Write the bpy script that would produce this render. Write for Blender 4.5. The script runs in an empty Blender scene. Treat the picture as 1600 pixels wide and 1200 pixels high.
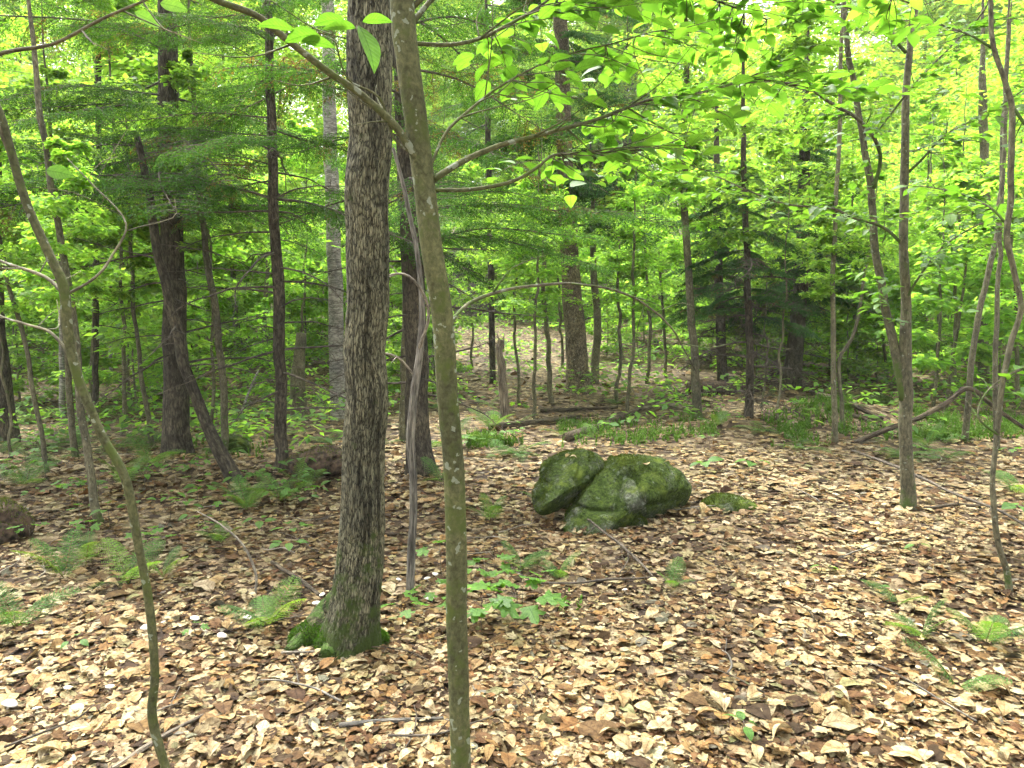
import bpy, math, random
import numpy as np
from mathutils import Vector, Matrix

random.seed(7)
rng = np.random.default_rng(7)
sc = bpy.context.scene
COL = sc.collection
R = math.radians

# ------------------------------------------------------------------ camera
F_PX, CAM_H, PITCH = 1142.0, 1.6, R(5.8)
cam_d = bpy.data.cameras.new('camera')
cam_d.sensor_width = 36.0
cam_d.lens = 36.0 * F_PX / 1600.0
cam_d.clip_start = 0.05
cam_d.clip_end = 1000.0
cam = bpy.data.objects.new('camera', cam_d)
COL.objects.link(cam)
cam.location = (0, 0, CAM_H)
cam.rotation_euler = (math.pi / 2 - PITCH, 0, 0)
sc.camera = cam

# ------------------------------------------------------------------ sky + sun (bright overcast)
SUN_EL, SUN_AZ = R(60), R(-30)      # azimuth measured from +Y towards +X
world = bpy.data.worlds.new('World')
sc.world = world
world.use_nodes = True
wn = world.node_tree.nodes
wl = world.node_tree.links
wn.clear()
wo = wn.new('ShaderNodeOutputWorld')
wb = wn.new('ShaderNodeBackground')
ws = wn.new('ShaderNodeTexSky')
ws.sky_type = 'NISHITA'
ws.sun_disc = False
ws.sun_elevation = SUN_EL
ws.sun_rotation = SUN_AZ
ws.air_density = 1.0
ws.dust_density = 6.0
ws.ozone_density = 0.6
wh = wn.new('ShaderNodeHueSaturation')
wh.inputs['Saturation'].default_value = 0.12
wl.new(ws.outputs[0], wh.inputs['Color'])
wl.new(wh.outputs[0], wb.inputs['Color'])
wb.inputs['Strength'].default_value = 0.15
wl.new(wb.outputs[0], wo.inputs['Surface'])
sun_d = bpy.data.lights.new('sun', 'SUN')
sun_d.energy = 1.5
sun_d.angle = R(25)
sun_d.color = (1.0, 0.95, 0.86)
sun = bpy.data.objects.new('sun', sun_d)
COL.objects.link(sun)
sdir = Vector((math.sin(SUN_AZ) * math.cos(SUN_EL), math.cos(SUN_AZ) * math.cos(SUN_EL), math.sin(SUN_EL)))
sun.rotation_euler = sdir.to_track_quat('Z', 'Y').to_euler()
sun.location = (0, 0, 40)
sc.view_settings.view_transform = 'Standard'
sc.view_settings.look = 'None'
sc.view_settings.gamma = 1.0
sc.view_settings.exposure = 2.62
sc.cycles.max_bounces = 5
sc.cycles.use_adaptive_sampling = True
sc.cycles.adaptive_threshold = 0.04
sc.cycles.diffuse_bounces = 3
sc.cycles.transmission_bounces = 5
sc.cycles.glossy_bounces = 2
sc.cycles.sample_clamp_indirect = 6.0

# ------------------------------------------------------------------ maths helpers
def _hash(ix, iy, iz, seed):
    h = (ix.astype(np.int64) * 374761393 + iy.astype(np.int64) * 668265263 + iz.astype(np.int64) * 2147483647 + seed * 974711) & 0xFFFFFFFF
    h = ((h ^ (h >> 13)) * 1274126177) & 0xFFFFFFFF
    h = (h ^ (h >> 16)) & 0xFFFF
    return h / 65535.0

def vnoise(p, seed=0):
    p = np.asarray(p, float)
    i = np.floor(p).astype(np.int64)
    f = p - i
    f = f * f * (3 - 2 * f)
    out = 0
    for a in (0, 1):
        for b in (0, 1):
            for c in (0, 1):
                w = (f[:, 0] if a else 1 - f[:, 0]) * (f[:, 1] if b else 1 - f[:, 1]) * (f[:, 2] if c else 1 - f[:, 2])
                out = out + w * _hash(i[:, 0] + a, i[:, 1] + b, i[:, 2] + c, seed)
    return out * 2 - 1

def fbm(p, seed=0, octv=4, gain=0.5):
    out, amp, s = 0, 1.0, 1.0
    for o in range(octv):
        out = out + amp * vnoise(np.asarray(p) * s + o * 17.3, seed + o)
        amp *= gain
        s *= 2.03
    return out

def smooth(a, b, x):
    t = np.clip((x - a) / (b - a), 0, 1)
    return t * t * (3 - 2 * t)

def ground_h(x, y):
    x = np.asarray(x, float); y = np.asarray(y, float)
    sh = np.broadcast(x, y).shape
    xx = np.broadcast_to(x, sh).ravel(); yy = np.broadcast_to(y, sh).ravel()
    p = np.stack([xx * 0.35, yy * 0.35, xx * 0], 1)
    h = 0.07 * vnoise(p, 3) + 0.025 * vnoise(p * 3.7, 5)
    t = np.maximum(yy - 12.5, 0)
    h = h + 0.115 * (t - 5 * (1 - np.exp(-t / 5))) + 0.10 * np.maximum(yy - 45, 0)
    h = h + 0.6 * smooth(20, 45, yy) * vnoise(np.stack([xx * .06, yy * .06, xx * 0 + 3], 1), 9)
    # the leaf-covered root mounds
    for mx, my, sx, sy, mh in MOUNDS:
        h = h + mh * np.exp(-((xx - mx) / sx) ** 2 - ((yy - my) / sy) ** 2)
    h = h - 0.05
    return h.reshape(sh)

MOUNDS = [(4.8, 10.6, 1.5, .8, .33), (-3.1, 7.3, 1.3, .7, .14), (-1.9, 7.4, .45, .35, .2), (2.75, 9.6, .7, .4, .12)]

CP, SP = math.cos(PITCH), math.sin(PITCH)
def ray(u, v):
    dx, dy = (u - 800.0) / F_PX, (600.0 - v) / F_PX
    return np.array([dx, CP + dy * SP, -SP + dy * CP])

def P(u, v, Y):
    d = ray(u, v)
    return np.array([0, 0, CAM_H]) + d * (Y / d[1])

def G(u, v):
    d = ray(u, v)
    t = np.linspace(1.2, 70, 2800)
    pz = CAM_H + d[2] * t
    gz = ground_h(d[0] * t, d[1] * t)
    k = np.nonzero(pz <= gz)[0]
    i = k[0] if len(k) else len(t) - 1
    p = np.array([d[0] * t[i], d[1] * t[i], 0.0])
    p[2] = float(ground_h(p[0], p[1]))
    return p

def gp(x, y, dz=0.0):
    return np.array([x, y, float(ground_h(x, y)) + dz])

def eul(yaw, pitch, roll):
    """arrays -> rotation matrices, local X pointing along yaw, raised by pitch, rolled about itself"""
    yaw, pitch, roll = np.broadcast_arrays(np.asarray(yaw, float), np.asarray(pitch, float), np.asarray(roll, float))
    cy, sy, cp, sp, cr, sr = np.cos(yaw), np.sin(yaw), np.cos(pitch), np.sin(pitch), np.cos(roll), np.sin(roll)
    X = np.stack([cy * cp, sy * cp, sp], -1)
    Y0 = np.stack([-sy, cy, 0 * cy], -1)
    Z0 = np.cross(X, Y0)
    Y = Y0 * cr[..., None] + Z0 * sr[..., None]
    Z = np.cross(X, Y)
    return np.stack([X, Y, Z], -1)

# ------------------------------------------------------------------ mesh helpers
class MB:
    """collects vertices / faces / point attributes and makes one mesh"""
    def __init__(s):
        s.V, s.F, s.n, s.A = [], [], 0, {}
        s.want_lv = False
    def add(s, V, faces, **attr):
        V = np.asarray(V, float)
        for f in faces:
            s.F.append(np.asarray(f, np.int64) + s.n)
        s.V.append(V)
        for k, a in attr.items():
            s.A.setdefault(k, []).append((s.n, np.broadcast_to(np.asarray(a, float), (len(V), 3))))
        s.n += len(V)
    def inst(s, TV, TF, pos, rot, scale, col=None):
        N, n = len(pos), len(TV)
        if N == 0: return
        scale = np.asarray(scale, float)
        if scale.ndim == 1: scale = np.repeat(scale[:, None], 3, 1)
        v = TV[None] * scale[:, None, :]
        v = np.einsum('nij,nkj->nki', rot, v) + np.asarray(pos)[:, None]
        off = (np.arange(N) * n)[:, None, None]
        fs = [(np.asarray(f)[None] + off).reshape(-1, np.asarray(f).shape[1]) for f in TF]
        at = {}
        if col is not None: at['col'] = np.repeat(np.asarray(col), n, 0)
        if s.want_lv: at['lv'] = np.tile(TV, (N, 1))
        s.add(v.reshape(-1, 3), fs, **at)
    def mesh(s, name, mat=None, base=(0, 0, 0), smooth_shade=True):
        V = np.concatenate(s.V) - np.asarray(base, float)
        me = bpy.data.meshes.new(name)
        me.vertices.add(len(V))
        me.vertices.foreach_set('co', V.astype(np.float32).ravel())
        sizes = np.concatenate([np.full(len(f), f.shape[1], np.int32) for f in s.F])
        loops = np.concatenate([f.ravel() for f in s.F]).astype(np.int32)
        me.loops.add(len(loops))
        me.loops.foreach_set('vertex_index', loops)
        me.polygons.add(len(sizes))
        st = np.zeros(len(sizes), np.int32)
        st[1:] = np.cumsum(sizes)[:-1]
        me.polygons.foreach_set('loop_start', st)
        try: me.polygons.foreach_set('loop_total', sizes)
        except Exception: pass
        if smooth_shade:
            me.polygons.foreach_set('use_smooth', np.ones(len(sizes), bool))
        for k, lst in s.A.items():
            if k == 'col':
                a = me.attributes.new('col', 'FLOAT_COLOR', 'POINT')
                arr = np.ones((len(V), 4), np.float32)
                for n0, d in lst: arr[n0:n0 + len(d), :3] = d
                a.data.foreach_set('color', arr.ravel())
            else:
                a = me.attributes.new(k, 'FLOAT_VECTOR', 'POINT')
                arr = np.zeros((len(V), 3), np.float32)
                for n0, d in lst: arr[n0:n0 + len(d)] = d
                a.data.foreach_set('vector', arr.ravel())
        me.update(calc_edges=True)
        me.validate()
        if mat: me.materials.append(mat)
        return me

def obj(name, me, parent=None, loc=(0, 0, 0), rot=None, scale=None, kind=None, label=None, cat=None, group=None):
    o = bpy.data.objects.new(name, me)
    COL.objects.link(o)
    o.location = [float(c) for c in loc]
    if rot is not None: o.rotation_euler = rot
    if scale is not None: o.scale = (scale,) * 3 if np.isscalar(scale) else scale
    if parent: o.parent = parent
    if kind: o['kind'] = kind
    if label: o['label'] = label
    if cat: o['category'] = cat
    if group: o['group'] = group
    return o

def thing(name, label, cat, loc=(0, 0, 0), group=None):
    o = obj(name, None, None, loc, label=label, cat=cat, group=group)
    o.empty_display_size = 0.1
    return o

def catmull(pts, per=6):
    pts = np.asarray(pts, float)
    if len(pts) == 2:
        t = np.linspace(0, 1, per + 1)[:, None]
        return pts[0] * (1 - t) + pts[1] * t
    Q = np.vstack([2 * pts[0] - pts[1], pts, 2 * pts[-1] - pts[-2]])
    out = []
    for i in range(len(pts) - 1):
        p0, p1, p2, p3 = Q[i:i + 4]
        t = np.linspace(0, 1, per, endpoint=False)[:, None]
        out.append(0.5 * ((2 * p1) + (-p0 + p2) * t + (2 * p0 - 5 * p1 + 4 * p2 - p3) * t ** 2 + (-p0 + 3 * p1 - 3 * p2 + p3) * t ** 3))
    out.append(pts[-1:])
    return np.vstack(out)

def tube(mb, pts, rad, seg=8, per=6, wob=0.0, rough=0.0, rfreq=(8, 3), seed=0, flare=None, ridge=0.0, cap=True):
    pts = np.asarray(pts, float)
    rad = np.broadcast_to(np.asarray(rad, float), (len(pts),)) if np.ndim(rad) == 0 else np.asarray(rad, float)
    C4 = catmull(np.column_stack([pts, rad]), per)
    C, r = C4[:, :3], np.maximum(C4[:, 3], 0.0004)
    L = np.concatenate([[0], np.cumsum(np.linalg.norm(np.diff(C, axis=0), axis=1))])
    if wob:
        q = np.column_stack([L * 4 + seed * 3.1, L * 0 + seed, L * 0])
        C = C + wob * np.column_stack([vnoise(q, 1), vnoise(q, 2), vnoise(q, 3)]) * np.minimum(1, L / 0.15)[:, None]
    T = np.gradient(C, axis=0)
    T /= np.linalg.norm(T, axis=1)[:, None] + 1e-12
    ref = np.array([1.0, 0, 0]) if abs(T[0, 0]) < .8 else np.array([0, 1.0, 0])
    N = np.zeros_like(C)
    n = ref - T[0] * ref.dot(T[0])
    for i in range(len(C)):
        n = n - T[i] * n.dot(T[i])
        n /= np.linalg.norm(n) + 1e-12
        N[i] = n
    B = np.cross(T, N)
    th = np.linspace(0, 2 * math.pi, seg, endpoint=False)
    cs, sn = np.cos(th), np.sin(th)
    rr = np.repeat(r[:, None], seg, 1)
    bk = np.stack([rr * cs[None], rr * sn[None], np.repeat(L[:, None], seg, 1)], -1).reshape(-1, 3)
    if flare:
        amp, dec, nl, ph, lean = flare
        e = np.exp(-L / dec)[:, None]
        lob = 0.55 + 0.45 * np.cos(nl * th + ph) + 0.25 * np.cos((nl + 2) * th + 2 * ph)
        rr = rr * (1 + amp * e * (lob[None] + lean * (0.5 + 0.5 * np.cos(th - math.pi))[None]))
    if rough or ridge:
        k = bk * np.array([rfreq[0], rfreq[0], rfreq[1]]) + seed * 7.7
        if rough: rr = rr * (1 + rough * fbm(k, seed + 11, 3).reshape(rr.shape))
        if ridge:
            k2 = bk * np.array([52, 52, 9.0])
            k2[:, :2] += 0.5 * vnoise(bk * np.array([9, 9, 14.]), 4)[:, None]
            g = np.abs(vnoise(k2, 21)) + 0.5 * np.abs(vnoise(k2 * 2.1, 22))
            rr = rr + ridge * (np.clip(g, 0, .55) / .55 - .6).reshape(rr.shape)
    V = C[:, None] + N[:, None] * (rr * cs[None])[..., None] + B[:, None] * (rr * sn[None])[..., None]
    m = len(C)
    i = np.arange(m - 1)[:, None] * seg
    j = np.arange(seg)[None]
    j2 = (j + 1) % seg
    quads = np.stack([i + j, i + j2, i + seg + j2, i + seg + j], -1).reshape(-1, 4)
    V = V.reshape(-1, 3)
    fs = [quads]
    if cap:
        V = np.vstack([V, C[0], C[-1]])
        bk = np.vstack([bk, [0, 0, 0], [0, 0, L[-1]]])
        jj = np.arange(seg)
        j3 = (jj + 1) % seg
        fs.append(np.column_stack([np.full(seg, m * seg), j3, jj]))
        fs.append(np.column_stack([np.full(seg, m * seg + 1), (m - 1) * seg + jj, (m - 1) * seg + j3]))
    mb.add(V, fs, bk=bk)
    return C, r

# ------------------------------------------------------------------ materials
def nt(name):
    m = bpy.data.materials.new(name)
    m.use_nodes = True
    t = m.node_tree
    t.nodes.clear()
    out = t.nodes.new('ShaderNodeOutputMaterial')
    def N(kind, **kw):
        n = t.nodes.new('ShaderNode' + kind)
        for k, v in kw.items():
            if k in n.inputs: n.inputs[k].default_value = v
            else: setattr(n, k, v)
        return n
    return m, t, out, N

def c4(c): return (*c, 1.0)

def ramp(N, stops):
    r = N('ValToRGB')
    el = r.color_ramp.elements
    while len(el) < len(stops): el.new(0.5)
    for e, (p, c) in zip(el, stops):
        e.position = p
        e.color = c4(c) if len(c) == 3 else c
    return r

def mixc(t, N, fac, a, b, mode='MIX'):
    n = N('MixRGB')
    n.blend_type = mode
    for s, i in ((fac, 0), (a, 1), (b, 2)):
        if hasattr(s, 'is_linked'): t.links.new(s, n.inputs[i])
        else: n.inputs[i].default_value = s if i == 0 else c4(s)
    return n.outputs[0]

def mat_bark(name, dark, light, fx=30, fz=5, bump=0.6, lichen=0.0, moss=0.0, mossz=0.0, lcol=(.42, .46, .38), mcol=(.055, .085, .02), tint=None, rough=.9, crack=.8):
    m, t, out, N = nt(name)
    at = N('Attribute', attribute_name='bk')
    oi = N('ObjectInfo')
    jit = N('VectorMath', operation='MULTIPLY_ADD')
    t.links.new(oi.outputs['Location'], jit.inputs[0])
    jit.inputs[1].default_value = (1.7, 2.3, 0.9)
    t.links.new(at.outputs['Vector'], jit.inputs[2])
    mp = N('Mapping')
    mp.inputs['Scale'].default_value = (fx, fx, fz)
    t.links.new(jit.outputs[0], mp.inputs['Vector'])
    n1 = N('TexNoise', Scale=1.0, Detail=5.0, Roughness=.62, Distortion=.4)
    t.links.new(mp.outputs[0], n1.inputs['Vector'])
    vo = N('TexVoronoi', Scale=0.9, feature='DISTANCE_TO_EDGE')
    nw = N('TexNoise', Scale=.7, Detail=3.0, Roughness=.6)
    t.links.new(mp.outputs[0], nw.inputs['Vector'])
    vw = N('VectorMath', operation='MULTIPLY_ADD')
    t.links.new(nw.outputs['Color'], vw.inputs[0])
    vw.inputs[1].default_value = (2.2, 2.2, 2.2)
    t.links.new(mp.outputs[0], vw.inputs[2])
    t.links.new(vw.outputs[0], vo.inputs['Vector'])
    r1 = ramp(N, [(.34, dark), (.52, tuple((a + b) / 2 for a, b in zip(dark, light))), (.68, light)])
    t.links.new(n1.outputs['Fac'], r1.inputs[0])
    r2 = ramp(N, [(0.0, (.3 if crack < .9 else .16,) * 3), (.16, (1, 1, 1))])
    t.links.new(vo.outputs['Distance'], r2.inputs[0])
    colr = mixc(t, N, crack, r1.outputs[0], r2.outputs[0], 'MULTIPLY')
    # broad patches
    n2 = N('TexNoise', Scale=4.0, Detail=3.0)
    t.links.new(jit.outputs[0], n2.inputs['Vector'])
    r3 = ramp(N, [(.35, (.72, .72, .72)), (.65, (1.25, 1.22, 1.15))])
    t.links.new(n2.outputs['Fac'], r3.inputs[0])
    colr = mixc(t, N, 1.0, colr, r3.outputs[0], 'MULTIPLY')
    if crack >= .9:
        mp2 = N('Mapping'); mp2.inputs['Scale'].default_value = (26, 26, 1.6)
        t.links.new(jit.outputs[0], mp2.inputs['Vector'])
        nf = N('TexNoise', Scale=1.0, Detail=4.0, Roughness=.6, Distortion=.6); t.links.new(mp2.outputs[0], nf.inputs['Vector'])
        rf = ramp(N, [(.36, (.3, .29, .26)), (.46, (.95, .95, .9)), (.7, (1.25, 1.22, 1.15))]); t.links.new(nf.outputs['Fac'], rf.inputs[0])
        colr = mixc(t, N, 1.0, colr, rf.outputs[0], 'MULTIPLY')
    if moss > 0 or mossz > 0:
        n3 = N('TexNoise', Scale=11.0, Detail=5.0, Roughness=.65)
        t.links.new(jit.outputs[0], n3.inputs['Vector'])
        lo = .72 - .45 * moss
        rm = ramp(N, [(lo, (0, 0, 0)), (lo + .14, (1, 1, 1))])
        if mossz > 0:
            sx = N('SeparateXYZ')
            t.links.new(at.outputs['Vector'], sx.inputs[0])
            ml = N('MapRange')
            ml.inputs['From Min'].default_value = 0
            ml.inputs['From Max'].default_value = mossz
            ml.inputs['To Min'].default_value = .34
            ml.inputs['To Max'].default_value = 0
            t.links.new(sx.outputs['Z'], ml.inputs['Value'])
            ad = N('Math', operation='ADD')
            t.links.new(n3.outputs['Fac'], ad.inputs[0])
            t.links.new(ml.outputs[0], ad.inputs[1])
            t.links.new(ad.outputs[0], rm.inputs[0])
        else:
            t.links.new(n3.outputs['Fac'], rm.inputs[0])
        colr = mixc(t, N, rm.outputs[0], colr, mcol)
    if lichen > 0:
        n4 = N('TexNoise', Scale=24.0, Detail=3.0)
        t.links.new(jit.outputs[0], n4.inputs['Vector'])
        wv = N('VectorMath', operation='MULTIPLY_ADD')
        t.links.new(n4.outputs['Color'], wv.inputs[0])
        wv.inputs[1].default_value = (.09, .09, .09)
        t.links.new(jit.outputs[0], wv.inputs[2])
        v2 = N('TexVoronoi', Scale=30.0)
        v2.inputs['Randomness'].default_value = 1.0
        t.links.new(wv.outputs[0], v2.inputs['Vector'])
        n5 = N('TexNoise', Scale=5.0, Detail=2.0)
        t.links.new(jit.outputs[0], n5.inputs['Vector'])
        mm = N('Math', operation='MULTIPLY')
        mm.inputs[1].default_value = .55 * lichen + .25
        t.links.new(n5.outputs['Fac'], mm.inputs[0])
        lt = N('Math', operation='LESS_THAN')
        t.links.new(v2.outputs['Distance'], lt.inputs[0])
        t.links.new(mm.outputs[0], lt.inputs[1])
        sw = N('SeparateColor')
        t.links.new(v2.outputs['Color'], sw.inputs[0])
        g = N('Math', operation='LESS_THAN')
        g.inputs[1].default_value = .2 + .25 * lichen
        t.links.new(sw.outputs[0], g.inputs[0])
        m2 = N('Math', operation='MULTIPLY')
        t.links.new(lt.outputs[0], m2.inputs[0])
        t.links.new(g.outputs[0], m2.inputs[1])
        m3 = N('Math', operation='MULTIPLY')
        m3.inputs[1].default_value = .75
        t.links.new(m2.outputs[0], m3.inputs[0])
        colr = mixc(t, N, m3.outputs[0], colr, lcol)
    bs = N('BsdfPrincipled', Roughness=rough)
    bs.inputs['Specular IOR Level'].default_value = .2
    t.links.new(colr, bs.inputs['Base Color'])
    hm = N('Math', operation='MULTIPLY_ADD')
    t.links.new(r2.outputs[0], hm.inputs[0])
    hm.inputs[1].default_value = .75 * crack
    t.links.new(n1.outputs['Fac'], hm.inputs[2])
    bp = N('Bump', Strength=bump, Distance=.012)
    t.links.new(hm.outputs[0], bp.inputs['Height'])
    t.links.new(bp.outputs[0], bs.inputs['Normal'])
    t.links.new(bs.outputs[0], out.inputs[0])
    return m

def mat_leaf(name, trans=.5, gloss=.35, tcol=(2.3, 2.0, .6), var=.25, rough=.5, veins=False):
    """thin living leaf: colour per leaf from the mesh, light passes through"""
    m, t, out, N = nt(name)
    at = N('Attribute', attribute_name='col')
    oi = N('ObjectInfo')
    hs = N('HueSaturation')
    mr = N('MapRange')
    mr.inputs['To Min'].default_value = 1 - var
    mr.inputs['To Max'].default_value = 1 + var
    t.links.new(oi.outputs['Random'], mr.inputs['Value'])
    t.links.new(mr.outputs[0], hs.inputs['Value'])
    t.links.new(at.outputs['Color'], hs.inputs['Color'])
    base = hs.outputs[0]
    bs = N('BsdfPrincipled', Roughness=rough)
    if veins:                                   # midrib and slanting side veins, a little darker, and blotches
        lv = N('Attribute', attribute_name='lv')
        sx = N('SeparateXYZ'); t.links.new(lv.outputs['Vector'], sx.inputs[0])
        ab = N('Math', operation='ABSOLUTE'); t.links.new(sx.outputs['Y'], ab.inputs[0])
        ma = N('Math', operation='MULTIPLY_ADD'); t.links.new(ab.outputs[0], ma.inputs[0]); ma.inputs[1].default_value = -.75; t.links.new(sx.outputs['X'], ma.inputs[2])
        mu = N('Math', operation='MULTIPLY'); t.links.new(ma.outputs[0], mu.inputs[0]); mu.inputs[1].default_value = 62.0
        si = N('Math', operation='SINE'); t.links.new(mu.outputs[0], si.inputs[0])
        rv = ramp(N, [(.0, (1, 1, 1)), (.82, (1, 1, 1)), (.97, (.78, .82, .75))])
        t.links.new(si.outputs[0], rv.inputs[0])
        rm = ramp(N, [(.008, (.55, .62, .5)), (.022, (1, 1, 1))])
        t.links.new(ab.outputs[0], rm.inputs[0])
        base = mixc(t, N, .8, base, rv.outputs[0], 'MULTIPLY')
        base = mixc(t, N, .9, base, rm.outputs[0], 'MULTIPLY')
        nz = N('TexNoise', Scale=7.0, Detail=4.0); t.links.new(lv.outputs['Vector'], nz.inputs['Vector'])
        rz = ramp(N, [(.35, (.82, .84, .8)), (.65, (1.12, 1.1, 1.0))]); t.links.new(nz.outputs['Fac'], rz.inputs[0])
        base = mixc(t, N, 1.0, base, rz.outputs[0], 'MULTIPLY')
        bp = N('Bump', Strength=.25, Distance=.002); t.links.new(si.outputs[0], bp.inputs['Height']); t.links.new(bp.outputs[0], bs.inputs['Normal'])
    bs.inputs['Specular IOR Level'].default_value = gloss
    t.links.new(base, bs.inputs['Base Color'])
    tr = N('BsdfTranslucent')
    tc = mixc(t, N, 1.0, base, tcol, 'MULTIPLY')
    t.links.new(tc, tr.inputs['Color'])
    mx = N('MixShader')
    mx.inputs[0].default_value = trans
    t.links.new(bs.outputs[0], mx.inputs[1])
    t.links.new(tr.outputs[0], mx.inputs[2])
    t.links.new(mx.outputs[0], out.inputs[0])
    return m

def mat_litter(name):
    m, t, out, N = nt(name)
    at = N('Attribute', attribute_name='col')
    ge = N('NewGeometry')
    n1 = N('TexNoise', Scale=60.0, Detail=4.0, Roughness=.6)
    t.links.new(ge.outputs['Position'], n1.inputs['Vector'])
    r = ramp(N, [(.3, (.55, .5, .45)), (.5, (1, 1, 1)), (.72, (1.25, 1.22, 1.15))])
    t.links.new(n1.outputs['Fac'], r.inputs[0])
    c = mixc(t, N, 1.0, at.outputs['Color'], r.outputs[0], 'MULTIPLY')
    n7 = N('TexNoise', Scale=22.0, Detail=3.0)
    t.links.new(ge.outputs['Position'], n7.inputs['Vector'])
    r7 = ramp(N, [(.38, (.62, .56, .5)), (.55, (1, 1, 1)), (.7, (1.1, 1.1, 1.1))])
    t.links.new(n7.outputs['Fac'], r7.inputs[0])
    c = mixc(t, N, 1.0, c, r7.outputs[0], 'MULTIPLY')
    lv = N('Attribute', attribute_name='lv')
    sx = N('SeparateXYZ'); t.links.new(lv.outputs['Vector'], sx.inputs[0])
    ab = N('Math', operation='ABSOLUTE'); t.links.new(sx.outputs['Y'], ab.inputs[0])
    ma = N('Math', operation='MULTIPLY_ADD'); t.links.new(ab.outputs[0], ma.inputs[0]); ma.inputs[1].default_value = -.8; t.links.new(sx.outputs['X'], ma.inputs[2])
    mu = N('Math', operation='MULTIPLY'); t.links.new(ma.outputs[0], mu.inputs[0]); mu.inputs[1].default_value = 48.0
    si = N('Math', operation='SINE'); t.links.new(mu.outputs[0], si.inputs[0])
    rv = ramp(N, [(.0, (1, 1, 1)), (.7, (1, 1, 1)), (.97, (.6, .55, .5))]); t.links.new(si.outputs[0], rv.inputs[0])
    rm = ramp(N, [(.012, (.55, .5, .45)), (.03, (1, 1, 1))]); t.links.new(ab.outputs[0], rm.inputs[0])
    c = mixc(t, N, .6, c, rv.outputs[0], 'MULTIPLY')
    c = mixc(t, N, .8, c, rm.outputs[0], 'MULTIPLY')
    bs = N('BsdfPrincipled', Roughness=.75)
    bs.inputs['Specular IOR Level'].default_value = .12
    t.links.new(c, bs.inputs['Base Color'])
    bp = N('Bump', Strength=.35, Distance=.004)
    t.links.new(n1.outputs['Fac'], bp.inputs['Height'])
    t.links.new(bp.outputs[0], bs.inputs['Normal'])
    tr = N('BsdfTranslucent')
    t.links.new(c, tr.inputs['Color'])
    mx = N('MixShader')
    mx.inputs[0].default_value = .12
    t.links.new(bs.outputs[0], mx.inputs[1])
    t.links.new(tr.outputs[0], mx.inputs[2])
    t.links.new(mx.outputs[0], out.inputs[0])
    return m

def mat_ground(name):
    m, t, out, N = nt(name)
    ge = N('NewGeometry')
    wn_ = N('TexNoise', Scale=9.0, Detail=3.0)
    t.links.new(ge.outputs['Position'], wn_.inputs['Vector'])
    wv = N('VectorMath', operation='MULTIPLY_ADD')
    t.links.new(wn_.outputs['Color'], wv.inputs[0])
    wv.inputs[1].default_value = (.05, .05, .05)
    t.links.new(ge.outputs['Position'], wv.inputs[2])
    vo = N('TexVoronoi', Scale=13.0)
    t.links.new(wv.outputs[0], vo.inputs['Vector'])
    sp = N('SeparateColor')
    t.links.new(vo.outputs['Color'], sp.inputs[0])
    r1 = ramp(N, [(0, (.03, .018, .011)), (.3, (.065, .043, .022)), (.55, (.14, .103, .055)), (.8, (.22, .175, .10)), (1, (.29, .24, .155))])
    t.links.new(sp.outputs[0], r1.inputs[0])
    n2 = N('TexNoise', Scale=70.0, Detail=4.0)
    t.links.new(ge.outputs['Position'], n2.inputs['Vector'])
    r2 = ramp(N, [(.35, (.3, .28, .26)), (.6, (1, 1, 1))])
    t.links.new(n2.outputs['Fac'], r2.inputs[0])
    c = mixc(t, N, .8, r1.outputs[0], r2.outputs[0], 'MULTIPLY')
    n3 = N('TexNoise', Scale=.45, Detail=3.0)
    t.links.new(ge.outputs['Position'], n3.inputs['Vector'])
    r3 = ramp(N, [(.35, (.55, .5, .45)), (.62, (1.1, 1.08, 1.05))])
    t.links.new(n3.outputs['Fac'], r3.inputs[0])
    c = mixc(t, N, 1.0, c, r3.outputs[0], 'MULTIPLY')
    bs = N('BsdfPrincipled', Roughness=.85)
    bs.inputs['Specular IOR Level'].default_value = .2
    t.links.new(c, bs.inputs['Base Color'])
    bp = N('Bump', Strength=.7, Distance=.03)
    t.links.new(sp.outputs[1], bp.inputs['Height'])
    t.links.new(bp.outputs[0], bs.inputs['Normal'])
    t.links.new(bs.outputs[0], out.inputs[0])
    return m

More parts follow.
